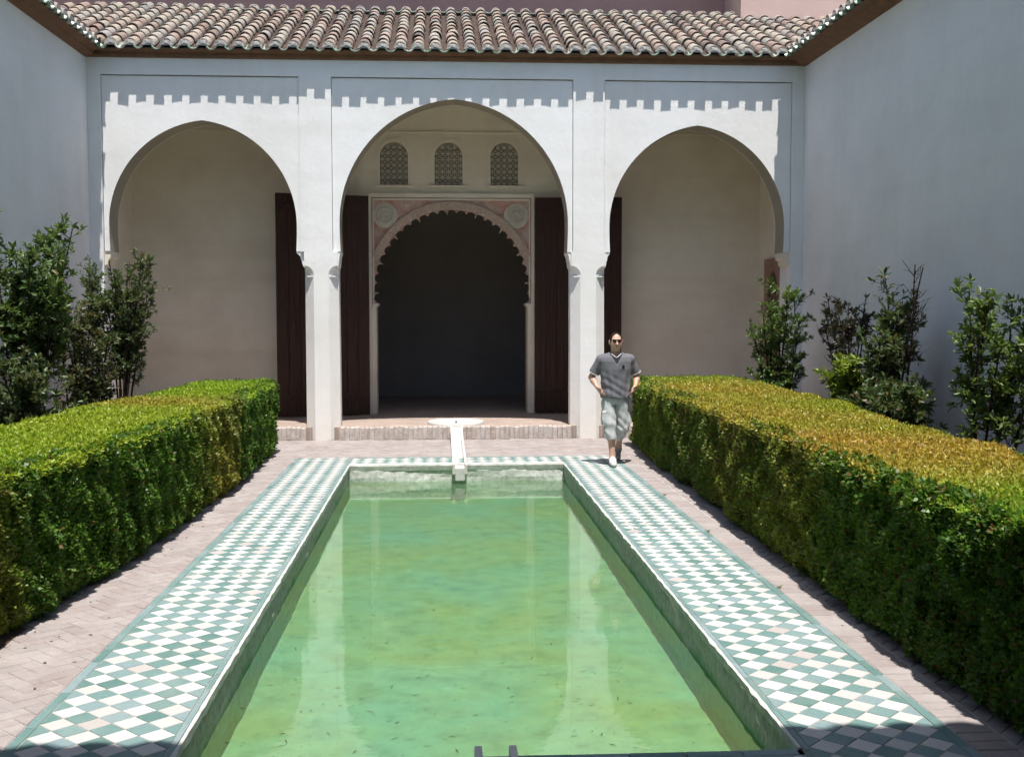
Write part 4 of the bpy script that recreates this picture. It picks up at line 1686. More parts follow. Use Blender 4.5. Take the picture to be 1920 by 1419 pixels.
def tint_right(p, r, kind):
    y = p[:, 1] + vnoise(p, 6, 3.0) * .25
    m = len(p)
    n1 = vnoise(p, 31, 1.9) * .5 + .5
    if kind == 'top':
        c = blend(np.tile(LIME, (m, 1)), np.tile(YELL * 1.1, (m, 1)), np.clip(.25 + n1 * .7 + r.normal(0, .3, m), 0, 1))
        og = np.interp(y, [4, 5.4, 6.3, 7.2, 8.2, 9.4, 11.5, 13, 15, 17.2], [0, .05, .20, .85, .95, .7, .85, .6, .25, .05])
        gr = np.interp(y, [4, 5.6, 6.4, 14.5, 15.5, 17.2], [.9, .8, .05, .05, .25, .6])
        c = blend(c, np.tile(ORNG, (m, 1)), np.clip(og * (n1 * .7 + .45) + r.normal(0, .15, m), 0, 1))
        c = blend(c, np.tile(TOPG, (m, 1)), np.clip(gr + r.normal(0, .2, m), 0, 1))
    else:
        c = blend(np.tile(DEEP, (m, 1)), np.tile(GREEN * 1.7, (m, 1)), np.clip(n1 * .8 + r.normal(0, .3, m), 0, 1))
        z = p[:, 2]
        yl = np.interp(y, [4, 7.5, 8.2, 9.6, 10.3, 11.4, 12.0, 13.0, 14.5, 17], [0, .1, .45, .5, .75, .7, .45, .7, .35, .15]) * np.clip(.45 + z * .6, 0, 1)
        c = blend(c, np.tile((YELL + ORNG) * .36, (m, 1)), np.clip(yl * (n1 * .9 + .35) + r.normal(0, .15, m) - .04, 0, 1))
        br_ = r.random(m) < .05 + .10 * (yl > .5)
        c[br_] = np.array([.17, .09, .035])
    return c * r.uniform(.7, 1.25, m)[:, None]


LF = [(4.2, -2.98), (7.0, -2.88), (8.2, -2.75), (9.3, -2.64), (11.5, -2.62), (13.3, -2.56), (16.7, -2.62)]
LB = [(4.2, -4.1), (9.9, -3.96), (11.6, -3.84), (13.3, -3.80), (16.7, -3.63)]
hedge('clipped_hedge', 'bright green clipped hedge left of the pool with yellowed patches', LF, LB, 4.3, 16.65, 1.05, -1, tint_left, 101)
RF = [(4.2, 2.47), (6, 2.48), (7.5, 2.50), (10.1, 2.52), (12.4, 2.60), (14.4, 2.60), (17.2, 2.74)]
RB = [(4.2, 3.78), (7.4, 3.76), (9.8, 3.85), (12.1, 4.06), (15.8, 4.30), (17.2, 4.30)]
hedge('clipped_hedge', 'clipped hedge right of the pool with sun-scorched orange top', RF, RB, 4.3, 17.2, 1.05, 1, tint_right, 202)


# ---------------------------------------------------------------- loose shrubs
def shrub(name, label, base, stems, leafsize, per, seed, tints, group, bare=0.0, wild=.5):
    """stems: list of (tip x,y,z offsets, branches, density)"""
    r = np.random.default_rng(seed)
    rr_ = random.Random(seed)
    sh = tag(empty(name, base), label, 'shrub', group)
    wood = MB()
    P_, A_, N_, S_, C_ = [], [], [], [], []

    def path(a, b, sag, n=6):
        out = []
        jit = Vector((rr_.uniform(-1, 1), rr_.uniform(-1, 1), 0)) * sag
        for i in range(n + 1):
            t = i / n
            p = a.lerp(b, t)
            p += jit * math.sin(math.pi * t) + Vector((rr_.uniform(-.008, .008), rr_.uniform(-.008, .008), 0))
            out.append(p)
        return out

    def leaves(pts, k0, dens, tip):
        m = len(pts)
        for i in range(k0, m):
            tdir = (pts[min(i + 1, m - 1)] - pts[max(i - 1, 0)]).normalized()
            cnt = dens * 1.25 if i < m - 1 else dens * 2.1
            cnt = int(cnt) + (rr_.random() < cnt - int(cnt))
            for q in range(int(cnt)):
                if i < m - 1:
                    p = pts[i].lerp(pts[i + 1], rr_.random())
                else:
                    p = pts[i]
                d = Vector((rr_.gauss(0, 1), rr_.gauss(0, 1), rr_.gauss(.1, .7))).normalized()
                ax_ = (d * (1 - wild * .3) + tdir * rr_.uniform(.3, 1.0) + Vector((0, 0, rr_.uniform(-.2, .5)))).normalized()
                P_.append(p)
                A_.append(ax_)
                N_.append((rr_.gauss(0, .6), rr_.gauss(0, .6), rr_.uniform(.3, 1.2)))
                S_.append(leafsize * rr_.uniform(.6, 1.25))
                c = tints[min(len(tints) - 1, int(abs(rr_.gauss(0, .9)) * len(tints) / 2.2))]
                g_ = rr_.uniform(.65, 1.3)
                C_.append((c[0] * g_, c[1] * g_, c[2] * g_))

    for (tx, ty, tz, nb, dn, low) in stems:
        foot = Vector((rr_.uniform(-.10, .10), rr_.uniform(-.12, .12), -.03))
        tip = Vector((tx, ty, tz))
        pts = path(foot, tip, .07 + .05 * rr_.random(), 9)
        wood.tube(pts, [.017 * (1 - .8 * i / 9) + .003 for i in range(10)], 5)
        if dn > 0: leaves(pts, 7, dn, True)
        for b in range(nb):
            u = rr_.uniform(low, .97)
            i = min(8, int(u * 9))
            st_ = pts[i].lerp(pts[i + 1], u * 9 - i)
            L_ = rr_.uniform(.18, .42) * (1.15 - .5 * u)
            az = rr_.uniform(0, 2 * math.pi)
            en = st_ + Vector((math.cos(az) * L_ * .58, math.sin(az) * L_ * .58, L_ * rr_.uniform(.35, 1.1)))
            bp_ = path(st_, en, .03, 4)
            wood.tube(bp_, [.006, .005, .0045, .0035, .002], 4)
            if rr_.random() > bare:
                leaves(bp_, 1, dn, True)
                for q in range(2):
                    u2 = rr_.uniform(.3, .9)
                    i2 = min(3, int(u2 * 4))
                    s2 = bp_[i2]
                    e2 = s2 + Vector((rr_.gauss(0, .10), rr_.gauss(0, .10), rr_.uniform(.02, .16)))
                    b2 = path(s2, e2, .01, 2)
                    wood.tube(b2, [.003, .0025, .0015], 3)
                    leaves(b2, 0, dn * .8, True)
    w_ = wood.build('stem', M['bark'], sh)
    tag(w_, kind='stuff')
    if P_:
        n = len(P_)
        pos = np.array([tuple(p) for p in P_])
        ax_ = np.array([tuple(p) for p in A_])
        nr = np.array(N_)
        ln_ = np.array(S_)
        wd = ln_ * r.uniform(.24, .36, n)
        axn = ax_ / np.linalg.norm(ax_, axis=1, keepdims=True)
        side = np.cross(axn, nr)
        side /= np.maximum(np.linalg.norm(side, axis=1, keepdims=True), 1e-6)
        up = np.cross(side, axn)
        L1, W1 = ln_[:, None], wd[:, None]
        dr_ = r.uniform(.0, .25, n)[:, None]
        a = pos + axn * .01
        mid1 = pos + axn * L1 * .38 - up * L1 * .01
        mid2 = pos + axn * L1 * .72 - up * L1 * dr_ * .35
        e = pos + axn * L1 - up * L1 * dr_
        fold = .22
        V = np.stack([a, mid1 + side * W1 * .5 + up * W1 * fold, mid1, mid1 - side * W1 * .5 + up * W1 * fold,
                      mid2 + side * W1 * .42 + up * W1 * fold * .8, mid2, mid2 - side * W1 * .42 + up * W1 * fold * .8, e], 1).reshape(-1, 3)
        tri = np.array([(0, 1, 2), (0, 2, 3), (1, 4, 5), (1, 5, 2), (2, 5, 6), (2, 6, 3), (4, 7, 5), (5, 7, 6)])
        Q = (np.arange(n)[:, None, None] * 8 + tri[None]).reshape(-1, 3)
        T = np.repeat(np.array(C_), 8, axis=0)
        o = np_mesh('foliage', V, Q, M['leaf'], sh, T, per=3)
        tag(o, kind='stuff')
    return sh


def stems_for(n, rad, hmin, hmax, nb, dn, low, seed, lean=(0, 0)):
    rr_ = random.Random(seed)
    out = []
    for i in range(n):
        az = 2 * math.pi * (i + rr_.random() * .7) / n
        q = rad * math.sqrt(rr_.uniform(.1, 1))
        out.append((math.cos(az) * q + lean[0], math.sin(az) * q + lean[1], rr_.uniform(hmin, hmax), nb, dn, low))
    return out


LAUREL = [(.115, .185, .065), (.07, .125, .04), (.14, .21, .075), (.19, .25, .10), (.24, .21, .11)]
DARKL = [(.08, .13, .05), (.105, .155, .065), (.13, .15, .075), (.20, .17, .10), (.06, .075, .035)]
BRONZ = [(.045, .05, .035), (.03, .032, .025), (.07, .06, .045), (.12, .06, .04), (.06, .08, .04)]
FRESH = [(.14, .22, .07), (.09, .15, .045), (.17, .24, .08), (.22, .27, .11), (.07, .11, .04)]
LIMEL = [(.22, .30, .05), (.28, .34, .07), (.16, .24, .05)]
GL, GRR = 'laurel shrubs along the left wall', 'shrubs along the right wall'
shrub('laurel_shrub', 'tallest leafy laurel at the left edge of the picture', (-4.75, 12.75, 0),
      stems_for(9, .55, 2.3, 3.15, 15, 5, .40, 1) + [(.0, .85, 2.95, 10, 5, .55), (-.1, 1.0, 2.6, 9, 5, .55)], .090, 5, 1, LAUREL, GL)
shrub('laurel_shrub', 'darker dense laurel beside the left arch, with bare lower stems', (-4.85, 16.55, 0),
      stems_for(13, .44, 2.2, 2.95, 15, 5, .42, 2) + [(.42, .45, 2.45, 9, 5, .6)], .070, 5, 2, DARKL, GL)
shrub('laurel_shrub', 'lower mixed green and reddish shrub between the two tall laurels', (-4.7, 14.6, 0),
      stems_for(9, .38, 1.4, 2.3, 14, 5, .15, 3), .075, 5, 3, DARKL[1:] + [(.20, .12, .07)], GL)
shrub('laurel_shrub', 'dark low bush behind the hedge at the left edge', (-4.45, 11.6, 0),
      stems_for(10, .45, .9, 1.6, 13, 6, .15, 4), .07, 5, 4, DARKL, GL)
shrub('laurel_shrub', 'fresh green shrub below the small niche by the right arch', (4.85, 16.7, 0),
      stems_for(8, .40, 1.8, 2.4, 11, 5, .32, 5, (-.05, 0)), .078, 5, 5, FRESH[:3] + DARKL[:1], GRR)
shrub('laurel_shrub', 'dark bronze-leaved shrub with bare black twigs against the right wall', (5.0, 14.3, 0),
      stems_for(7, .42, 1.6, 2.35, 10, 5, .30, 6), .074, 5, 6, BRONZ, GRR, .25)
shrub('laurel_shrub', 'sparse green shrub whose leafless branches rise highest on the right wall', (5.0, 12.95, 0),
      stems_for(6, .40, 1.6, 2.25, 11, 5, .25, 7) + [(.05, -.65, 2.55, 14, 0, .55), (.0, -.95, 2.5, 12, 0, .55), (.0, .1, 2.5, 9, 1, .6)], .10, 5, 7, DARKL, GRR, .2)
shrub('laurel_shrub', 'small lime-green shoot among the dark shrubs by the right wall', (4.75, 13.55, 0),
      stems_for(5, .22, 1.1, 1.5, 7, 6, .6, 8), .10, 5, 8, LIMEL, GRR)
shrub('laurel_shrub', 'dark leafy undergrowth at the foot of the right wall', (4.75, 12.2, 0),
      stems_for(8, .45, .8, 1.25, 12, 6, .2, 9), .10, 5, 9, DARKL, GRR)
shrub('laurel_shrub', 'glossy pale green shrub at the right edge of the picture', (4.85, 10.15, 0),
      stems_for(8, .50, 1.5, 2.25, 9, 4, .34, 10, (.1, 0)), .088, 5, 10, FRESH, GRR)

lt = MB()
for k in range(70):
    if k % 3:
        x, y = random.uniform(-2.9, -2.3), random.uniform(5.5, 15.5)
    else:
        x, y = random.choice((random.uniform(1.5, 2.4), random.uniform(-2.2, -1.5))), random.uniform(5.5, 15.5)
    l = random.uniform(.006, .018)
    a = random.uniform(0, 3.14)
    c_, s_ = math.cos(a) * l, math.sin(a) * l
    lt.add([(x - c_, y - s_, .003), (x + s_ * .5, y - c_ * .5, .008), (x + c_, y + s_, .004), (x - s_ * .5, y + c_ * .5, .007)], [(0, 1, 2, 3)])
tag(lt.build('fallen_leaves', mat_simple('dry_leaf', (.12, .10, .06), .9, .4, 40)), kind='stuff', label='small dry leaf bits scattered on the paving', cat='leaves')

# weeds in the joints on the right
for k, (x, y, lab) in enumerate(((2.25, 8.05, 'tiny weed in the brick edge nearest the camera'), (2.24, 10.2, 'tiny weed at the middle of the right tiled edge'), (2.25, 12.3, 'tiny weed at the far part of the right tiled edge'))):
    wv = MB()
    for q in range(14):
        az = random.uniform(0, 6.28)
        l = random.uniform(.012, .035)
        c_, s_ = math.cos(az), math.sin(az)
        wv.add([(0, 0, 0), (c_ * l * .5 - s_ * .005, s_ * l * .5 + c_ * .005, l * .5), (c_ * l, s_ * l, l * .7), (c_ * l * .5 + s_ * .005, s_ * l * .5 - c_ * .005, l * .5)], [(0, 1, 2, 3)])
    o = wv.build('weed', mat_simple('weed_green_%d' % k, (.10, .19, .04), .7, .3, 40))
    o.location = (x, y, 0)
    tag(o, lab, 'weed', 'weeds in the paving')


# ================================================================== person
class Field:
    def __init__(s, lo, hi, h):
        s.lo = np.array(lo, float)
        s.h = h
        s.n = np.ceil((np.array(hi) - s.lo) / h).astype(int) + 1
        s.f = np.full(s.n, 1.0, np.float32)

    def box(s, lo, hi):
        a = np.clip(np.floor((np.array(lo) - s.lo) / s.h).astype(int), 0, s.n - 1)
        b = np.clip(np.ceil((np.array(hi) - s.lo) / s.h).astype(int) + 1, 1, s.n)
        sl_ = tuple(slice(i, j) for i, j in zip(a, b))
        g_ = [s.lo[k] + s.h * np.arange(a[k], b[k]) for k in range(3)]
        return sl_, np.meshgrid(*g_, indexing='ij')

    def put(s, lo, hi, fn, k=.015, mode='u'):
        sl_, (x, y, z) = s.box(lo, hi)
        d = fn(x, y, z)
        o = s.f[sl_]
        if mode == 'u':
            h = np.clip(.5 + .5 * (o - d) / k, 0, 1)
            s.f[sl_] = o * (1 - h) + d * h - k * h * (1 - h)
        elif mode == 's':
            s.f[sl_] = np.maximum(o, -d)
        else:
            s.f[sl_] = np.maximum(o, d)

    def cap(s, a, b, ra, rb, k=.015):
        a, b = np.array(a, float), np.array(b, float)
        m = max(ra, rb) + k + .02
        ba = b - a

        def fn(x, y, z):
            px, py, pz = x - a[0], y - a[1], z - a[2]
            t = np.clip((px * ba[0] + py * ba[1] + pz * ba[2]) / (ba @ ba), 0, 1)
            return np.sqrt((px - ba[0] * t) ** 2 + (py - ba[1] * t) ** 2 + (pz - ba[2] * t) ** 2) - (ra + (rb - ra) * t)
        s.put(np.minimum(a, b) - m, np.maximum(a, b) + m, fn, k)

    def ell(s, c, r, k=.015, mode='u'):
        c, r = np.array(c, float), np.array(r, float)

        def fn(x, y, z):
            u, v, w_ = (x - c[0]) / r[0], (y - c[1]) / r[1], (z - c[2]) / r[2]
            k0 = np.sqrt(u * u + v * v + w_ * w_)
            k1 = np.sqrt((u / r[0]) ** 2 + (v / r[1]) ** 2 + (w_ / r[2]) ** 2)
            return k0 * (k0 - 1) / np.maximum(k1, 1e-6)
        s.put(c - r - k - .02, c + r + k + .02, fn, k, mode)

    def nets(s):
        f = s.f
        sg = f < 0
        c = sum(sg[i:f.shape[0] - 1 + i, j:f.shape[1] - 1 + j, k:f.shape[2] - 1 + k].astype(np.int8) for i in (0, 1) for j in (0, 1) for k in (0, 1))
        act = (c > 0) & (c < 8)
        I = np.argwhere(act)
        idx = np.full(act.shape, -1, np.int64)
        idx[act] = np.arange(len(I))
        acc = np.zeros((len(I), 3))
        cnt = np.zeros(len(I))
        for ax_ in range(3):
            for u in (0, 1):
                for v in (0, 1):
                    o = [0, 0, 0]
                    oth = [q for q in range(3) if q != ax_]
                    o[oth[0]], o[oth[1]] = u, v
                    e = list(o)
                    e[ax_] = 1
                    A_ = I + np.array(o)
                    B_ = I + np.array(e)
                    fa = f[A_[:, 0], A_[:, 1], A_[:, 2]]
                    fb = f[B_[:, 0], B_[:, 1], B_[:, 2]]
                    m = (fa < 0) != (fb < 0)
                    t = np.where(m, fa / np.where(m, fa - fb, 1), 0)
                    acc[m] += (A_ + t[:, None] * (B_ - A_))[m]
                    cnt[m] += 1
        V = s.lo + s.h * acc / cnt[:, None]
        Q = []
        for ax_ in range(3):
            oth = [q for q in range(3) if q != ax_]
            if ax_ == 1: oth = oth[::-1]
            a = np.moveaxis(sg, ax_, 0)
            m = a[1:] != a[:-1]
            E_ = np.argwhere(np.moveaxis(m, 0, ax_))
            ok = (E_[:, oth[0]] > 0) & (E_[:, oth[1]] > 0) & (E_[:, oth[0]] < act.shape[oth[0]]) & (E_[:, oth[1]] < act.shape[oth[1]])
            E_ = E_[ok]
            qs = []
            for u, v in ((-1, -1), (0, -1), (0, 0), (-1, 0)):
                P__ = E_.copy()
                P__[:, oth[0]] += u
                P__[:, oth[1]] += v
                qs.append(idx[P__[:, 0], P__[:, 1], P__[:, 2]])
            q = np.stack(qs, 1)
            fl = ~sg[E_[:, 0], E_[:, 1], E_[:, 2]]
            q[fl] = q[fl][:, ::-1]
            Q.append(q)
        return V, np.concatenate(Q)


def fabric(name, col, wr=.5):
    m = mat_simple(name, col, .9, .18, 60, .15, .35, .003)
    return m


PX, PYY = 2.10, 14.93
m, nt, N, L, B = nodes('skin')
P = N.new('ShaderNodeNewGeometry').outputs['Position']
n1 = tex(nt, 'ShaderNodeTexNoise', 40, P, Detail=4)
L.new(ramp(nt, n1.outputs[0], [(.3, (.50, .29, .21)), (.7, (.60, .37, .28))]).outputs[0], B.inputs['Base Color'])
B.inputs['Roughness'].default_value = .5
B.inputs['Subsurface Weight'].default_value = .08
B.inputs['Subsurface Radius'].default_value = (.02, .008, .004)
M['skin'] = m
HX = .012


def place(V, Q, name, mat, parent=None):
    o = np_mesh(name, V, Q, mat, parent, None, True)
    if parent is None:
        o.location = (PX, PYY, 0)
    return o


SHL, ELL_, WRL, KNL = (-.185, .02, 1.415), (-.300, .085, 1.16), (-.242, -.055, 1.035), (-.205, -.105, .985)
SHR, ELR, WRR, KNR = (.210, .02, 1.415), (.310, .085, 1.165), (.266, -.055, 1.05), (.232, -.105, 1.00)
HPL, KNEL, ANL = (-.080, 0, .86), (-.055, -.07, .50), (-.045, -.10, .10)
HPR, KNER, ANR = (.092, 0, .86), (.100, .015, .50), (.118, .36, .26)

bd = Field((-.42, -.42, 0.0), (.44, .50, 1.80), .0055)
bd.ell((HX, .002, 1.650), (.080, .098, .107), .01)
bd.ell((HX, -.030, 1.592), (.068, .070, .080), .03)
bd.ell((HX, -.060, 1.548), (.032, .032, .026), .025)
bd.cap((HX, -.088, 1.640), (HX, -.118, 1.608), .009, .015, .012)
bd.ell((HX - .014, -.103, 1.606), (.010, .012, .009), .008)
bd.ell((HX + .014, -.103, 1.606), (.010, .012, .009), .008)
bd.cap((HX - .040, -.080, 1.668), (HX + .040, -.080, 1.668), .012, .012, .014)
bd.ell((HX - .028, -.090, 1.648), (.014, .010, .008), .006, 's')
bd.ell((HX + .028, -.090, 1.648), (.014, .010, .008), .006, 's')
bd.cap((HX - .020, -.092, 1.580), (HX + .020, -.092, 1.580), .007, .007, .008)
bd.cap((HX - .016, -.090, 1.567), (HX + .016, -.090, 1.567), .008, .008, .008)
for sx in (-1, 1):
    bd.ell((HX + sx * .086, .005, 1.632), (.010, .024, .034), .008)
    bd.ell((HX + sx * .045, -.060, 1.612), (.022, .028, .022), .02)
bd.cap((.008, .03, 1.42), (HX, .012, 1.57), .068, .060, .02)
bd.cap((-.15, .025, 1.41), (.17, .025, 1.41), .05, .05, .03)
bd.cap((.01, .0, .95), (.01, .01, 1.33), .11, .100, .03)
bd.cap((-.05, 0, .90), (.065, 0, .90), .085, .085, .03)
for sh, el, wr, kn, sx in ((SHL, ELL_, WRL, KNL, 1), (SHR, ELR, WRR, KNR, -1)):
    bd.cap(sh, el, .052, .043, .02)
    md = tuple(.65 * a + .35 * b for a, b in zip(el, wr))
    bd.cap(el, md, .041, .043, .015)
    bd.cap(md, wr, .042, .027, .015)
    bd.cap(wr, kn, .024, .030, .012)
    # palm: widened across the knuckles
    kv = Vector(kn)
    fw = (kv - Vector(wr)).normalized()
    acr = Vector((.25 * sx, .85, -.45)).normalized()
    acr = (acr - fw * acr.dot(fw)).normalized()
    for q, (o_, ln_) in enumerate(((-.030, .070), (-.010, .080), (.010, .076), (.030, .060))):
        b0 = kv + acr * o_ * .9
        bd.cap(Vector(wr) + acr * o_ * .5, b0, .014, .0125, .010)
        curl = Vector((sx * .75, .05, -.65)).normalized()
        j1 = b0 + (fw * .55 + curl * .45).normalized() * ln_ * .5
        j2 = j1 + (fw * .15 + curl).normalized() * ln_ * .32
        j3 = j2 + (curl * .8 + Vector((sx * .3, .45, .0))).normalized() * ln_ * .25
        bd.cap(b0, j1, .0105, .0098, .004)
        bd.cap(j1, j2, .0098, .009, .004)
        bd.cap(j2, j3, .009, .008, .004)
    t0 = Vector(wr).lerp(kv, .35) - acr * .022
    t1 = t0 + (fw * .5 - acr * .8 + Vector((sx * .3, 0, 0))).normalized() * .038
    t2 = t1 + (fw * .9 - acr * .25 + Vector((sx * .5, 0, 0))).normalized() * .034
    bd.cap(t0, t1, .014, .012, .008)
    bd.cap(t1, t2, .0118, .0095, .004)
for hp, kn, an, cf in ((HPL, KNEL, ANL, (0, .025, .05)), (HPR, KNER, ANR, (0, .02, -.02))):
    bd.cap(hp, kn, .072, .056, .03)
    c1 = tuple(.62 * a + .38 * b + d_ for a, b, d_ in zip(kn, an, (0, cf[1], 0)))
    bd.cap(kn, c1, .052, .055, .02)
    bd.cap(c1, an, .052, .036, .02)
bd.cap(ANL, (-.048, -.20, .045), .036, .034, .02)
bd.cap((-.045, -.09, .06), (-.05, -.26, .035), .034, .028, .02)
bd.cap(ANR, (.118, .44, .10), .036, .030, .02)
bd.cap((.118, .42, .14), (.118, .45, .06), .030, .024, .02)
V, Q = bd.nets()
man = place(V, Q, 'person', M['skin'])
tag(man, 'man in grey V-neck T-shirt, light cargo shorts and sunglasses walking by the pool', 'person')

# shirt
tz = [.80, .885, 1.0, 1.15, 1.28, 1.38, 1.43, 1.47, 1.50, 1.53]
ta = [.206, .206, .203, .200, .212, .210, .186, .135, .090, .078]
tb = [.150, .150, .146, .143, .148, .140, .125, .100, .088, .085]


def torso(grow=0.0):
    def fn(x, y, z):
        a = np.interp(z, tz, ta) + grow
        b = np.interp(z, tz, tb) + grow
        q = np.sqrt(((x - .010) / a) ** 2 + ((y - .005) / b) ** 2)
        return (q - 1) * b
    return fn


def wrinkle(x, y, z):
    lowf = np.clip((1.24 - z) * 4.0, 0, 1)
    w1 = np.sin(z * 55 + x * 22 + np.sin(x * 13 + z * 6) * 1.6) * lowf * np.clip(.55 - (x - .05) * 2.2, .15, 1)
    w2 = np.sin((x - .05) * 52 + (1.36 - z) * (x - .02) * 90 + np.sin(z * 11) * .8) * .55 * np.clip((1.36 - z) * 5, 0, 1)
    w3 = np.sin(x * 31 - z * 23 + y * 30) * .25
    return (np.sign(w1) * np.abs(w1) ** .7 * .8 + w2 * 1.0 + w3) * .0062


ts = Field((-.36, -.25, .86), (.38, .25, 1.56), .007)
ts.put((-.36, -.25, .86), (.38, .25, 1.56), torso(), .02)
sl_end = {}
for sh, el, nm in ((SHL, ELL_, 'l'), (SHR, ELR, 'r')):
    sv, ev = Vector(sh), Vector(el)
    en = sv.lerp(ev, .80)
    inn = sv + Vector((.05 if nm == 'l' else -.05, 0, .0))
    ts.cap(inn, sv + Vector((0, 0, -.012)), .066, .058, .03)
    ts.cap(sv + Vector((0, 0, -.012)), en, .058, .072, .03)
    d = (ev - sv).normalized()
    sl_end[nm] = (sv.lerp(ev, .76), d)
for nm in ('l', 'r'):
    c_, d = sl_end[nm]
    sg_ = -1 if nm == 'l' else 1

    def cutf(x, y, z, c_=c_, d=d):
        return (x - c_.x) * d.x + (y - c_.y) * d.y + (z - c_.z) * d.z
    lo, hi = ((-.36, -.25, .95), (-.212, .25, 1.56)) if nm == 'l' else ((.234, -.25, .95), (.38, .25, 1.56))
    ts.put(lo, hi, cutf, mode='i')
    # hollow cuff
    a = sl_end[nm][0] - d * .05
    b = sl_end[nm][0] + d * .05
sx_, gr_ = ts.box(ts.lo, ts.lo + ts.h * (ts.n - 1))
ts.f[sx_] += wrinkle(*gr_).astype(np.float32)
ts.put((-.36, -.25, .86), (.38, .25, 1.56), lambda x, y, z: (.890 + .006 * np.sin(x * 9 + 1) - (x * .03)) - z, mode='i')
ts.put((-.36, -.25, .86), (.38, .25, 1.56), lambda x, y, z: z - 1.495, mode='i')
# V opening at the chest
ts.put((-.12, -.25, 1.33), (.14, -.03, 1.56), lambda x, y, z: np.maximum(np.abs(x - .006) - np.clip((z - 1.345) * .66, -.02, .082), y + .01), mode='s')
V, Q = ts.nets()
place(V, Q, 'shirt', fabric('grey_jersey', (.165, .165, .185)), man)
un = Field((-.14, -.16, 1.30), (.16, .16, 1.50), .007)
un.put((-.14, -.16, 1.30), (.16, .16, 1.50), torso(-.007), .02)
un.put((-.14, -.16, 1.30), (.16, .16, 1.50), lambda x, y, z: z - 1.478, mode='i')
un.put((-.14, -.16, 1.30), (.16, .16, 1.50), lambda x, y, z: 1.315 - z, mode='i')
un.put((-.14, -.16, 1.30), (.16, .16, 1.50), lambda x, y, z: np.maximum(np.abs(x - .006) - np.clip((z - 1.425) * 1.1, 0, .06), y), mode='s')
V, Q = un.nets()
place(V, Q, 'undershirt', fabric('navy_jersey', (.035, .037, .05)), man)
M['trim'] = fabric('pale_trim', (.62, .62, .62))
tr_ = MB()
pts = []
for u in np.linspace(0, 1, 9):
    xx = .006 + (-.064 + .128 * u)
    zz = 1.428 + abs(u - .5) * 2 * .050
    yy = -math.sqrt(max(0, 1 - ((xx - .01) / (np.interp(zz, tz, ta) - .01)) ** 2)) * (np.interp(zz, tz, tb) - .008) + .005
    pts.append((xx, yy, zz))
tr_.tube(pts, .0065, 6)
tr_.build('collar', M['trim'], man, True)
for nm in ('l', 'r'):
    c_, d = sl_end[nm]
    a_ = d.cross(Vector((0, 1, 0))).normalized()
    b_ = d.cross(a_)
    rg = MB()
    rg.tube([c_ + d * .002 + a_ * .0705 * math.cos(t) + b_ * .0705 * math.sin(t) for t in np.linspace(0, 2 * math.pi, 25)], .0055, 6, False)
    rg.build('cuff_trim', M['trim'], man, True)
em = MB()
for (ex, ez, w_, h_) in ((.085, 1.325, .012, .005), (.102, 1.328, .012, .006), (.080, 1.314, .010, .006), (.096, 1.316, .016, .005), (.108, 1.312, .007, .008), (.092, 1.333, .010, .004), (.082, 1.305, .008, .004), (.104, 1.303, .010, .003)):
    yy = -math.sqrt(1 - ((ex - .01) / .215) ** 2) * .150 - .004
    em.box(ex - w_ / 2, ex + w_ / 2, yy - .003, yy + .012, ez - h_ / 2, ez + h_ / 2)
tag(em.build('chest_print', fabric('dark_print', (.06, .06, .07)), man), kind='stuff')

# shorts
sh_ = Field((-.28, -.26, .28), (.30, .32, .98), .007)
sh_.put((-.28, -.26, .76), (.30, .32, .98), lambda x, y, z: (np.sqrt(((x - .008) / .176) ** 2 + (y / .118) ** 2) - 1) * .118, .03)
sh_.put((-.28, -.26, .76), (.30, .32, .98), lambda x, y, z: .82 - z, mode='i')
hemL = Vector((-.058, -.085, .345))
hemR = Vector((.082, .10, .385))
sh_.cap((-.082, 0, .82), (-.072, -.06, .55), .100, .083, .012)
sh_.cap((-.072, -.06, .55), hemL + Vector((0, -.004, -.06)), .083, .068, .012)
sh_.cap((.092, 0, .82), (.108, .008, .48), .100, .080, .012)
sh_.cap((.108, .008, .48), hemR + Vector((-.004, .05, -.04)), .080, .066, .012)
for cx_, cy_, cz_ in ((-.158, -.035, .62), (.178, .015, .60)):
    sh_.put((cx_ - .06, cy_ - .12, cz_ - .14), (cx_ + .06, cy_ + .12, cz_ + .14),
            lambda x, y, z: np.maximum(np.maximum(np.abs(x - cx_) - .012, np.abs(y - cy_) - .060), np.abs(z - cz_) - .080) - .012, .03)
gx = sh_.box(sh_.lo, sh_.lo + sh_.h * (sh_.n - 1))
xg, yg, zg = gx[1]
sh_.f[gx[0]] += ((np.sin(zg * 48 + xg * 40 + np.sin(xg * 20 + zg * 9) * 1.5) * np.clip((.9 - zg) * 2.2, .2, 1) + np.sin(xg * 60 - zg * 20 + yg * 30) * .35) * .0048).astype(np.float32)
dl = Vector((.004, -.03, -.9)).normalized()
sh_.put((-.28, -.26, .28), (.02, .32, .45), lambda x, y, z: (x - hemL.x) * dl.x + (y - hemL.y) * dl.y + (z - hemL.z) * dl.z, mode='i')
dr2 = Vector((-.05, .75, -.55)).normalized()
sh_.put((.025, -.26, .28), (.30, .32, .52), lambda x, y, z: (x - hemR.x) * dr2.x + (y - hemR.y) * dr2.y + (z - hemR.z) * dr2.z - .045, mode='i')
sh_.put((-.28, -.26, .85), (.30, .32, .98), lambda x, y, z: z - .925, mode='i')
V, Q = sh_.nets()
place(V, Q, 'shorts', fabric('pale_grey_cotton', (.50, .52, .52)), man)

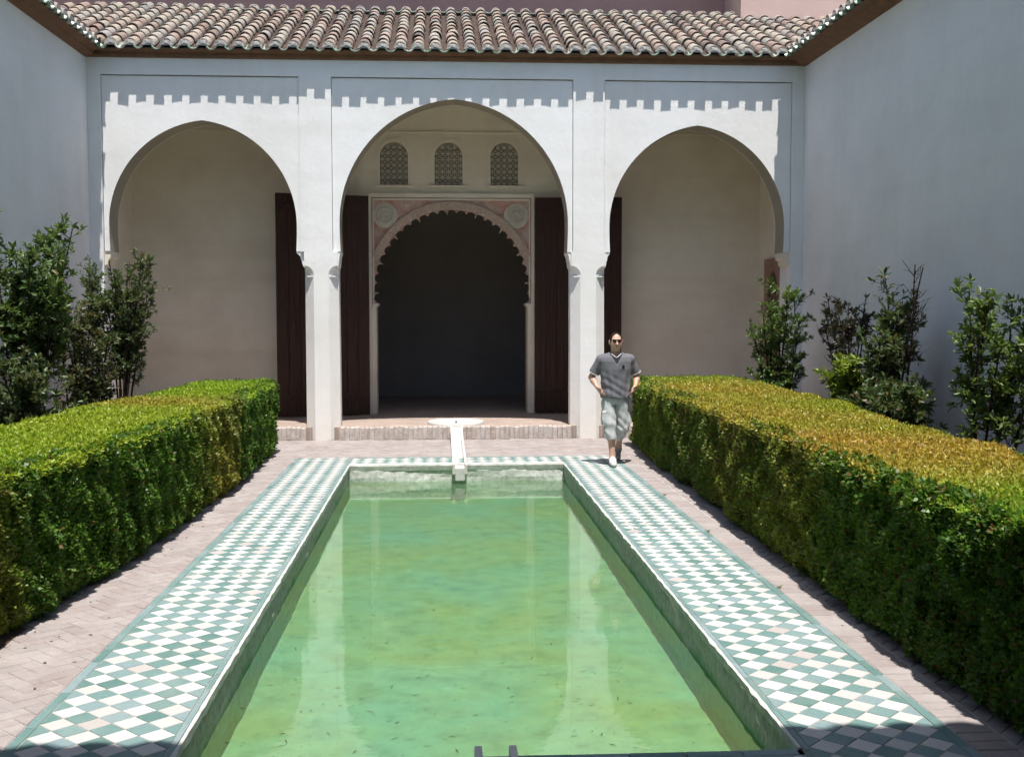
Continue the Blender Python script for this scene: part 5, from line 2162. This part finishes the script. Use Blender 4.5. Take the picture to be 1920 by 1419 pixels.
# shoes
so_ = Field((-.12, -.40, -.01), (.04, .0, .15), .0055)
so_.cap((-.045, -.085, .050), (-.048, -.17, .055), .044, .042, .02)
so_.cap((-.048, -.16, .045), (-.052, -.30, .036), .044, .036, .03)
so_.cap((-.045, -.10, .075), (-.046, -.13, .085), .040, .038, .02)
so_.put((-.12, -.40, -.01), (.04, 0, .15), lambda x, y, z: .003 - z, mode='i')
V, Q = so_.nets()
M['shoe'] = fabric('white_canvas', (.72, .72, .70))
place(V, Q, 'shoe', M['shoe'], man)
so_ = Field((.055, .30, -.01), (.195, .54, .34), .0055)
so_.cap((.118, .395, .235), (.118, .425, .15), .042, .042, .02)
so_.cap((.118, .425, .16), (.116, .445, .055), .042, .034, .03)
so_.cap((.116, .43, .05), (.116, .395, .036), .034, .030, .02)
so_.put((.055, .30, -.01), (.195, .54, .34), lambda x, y, z: .004 - z, mode='i')
V, Q = so_.nets()
place(V, Q, 'shoe', fabric('white_canvas_shaded', (.30, .31, .33)), man)  # trailing white shoe; the grey is its shade put into the colour
# hair
hr = Field((-.10, -.13, 1.55), (.12, .13, 1.78), .005)
hr.ell((HX, .005, 1.653), (.085, .102, .111), .01)
hr.put((-.10, -.13, 1.55), (.12, .13, 1.78), lambda x, y, z: -(y + .030 + np.clip(z - 1.70, 0, 1) * .45 + np.abs(x - HX) * .42), mode='i')
hr.put((-.10, -.13, 1.55), (.12, .13, 1.78), lambda x, y, z: 1.615 - z - np.clip(y, 0, 1) * .6, mode='i')
V, Q = hr.nets()
place(V, Q, 'hair', fabric('dark_brown_hair', (.022, .014, .011)), man)
# sunglasses
sg = MB()
for sx in (-1, 1):
    pl = [(.006, .014), (.014, .020), (.046, .020), (.058, .013), (.058, -.004), (.048, -.017), (.030, -.021), (.014, -.014)]
    sg.prism([(HX + sx * a, 1.650 + b) for a, b in pl], lambda p, t: (p[0], t + ((p[0] - HX) / .06) ** 2 * .022, p[1]), -.112, -.105)
    sg.tube([(HX + sx * .060, -.088, 1.660), (HX + sx * .079, -.05, 1.658), (HX + sx * .084, .01, 1.652)], .004, 5)
sg.box(HX - .010, HX + .010, -.114, -.106, 1.657, 1.667)
mg = mat_simple('dark_glasses', (.012, .011, .012), .12, .1, 5, .6, 0)
sg.build('sunglasses', mg, man)
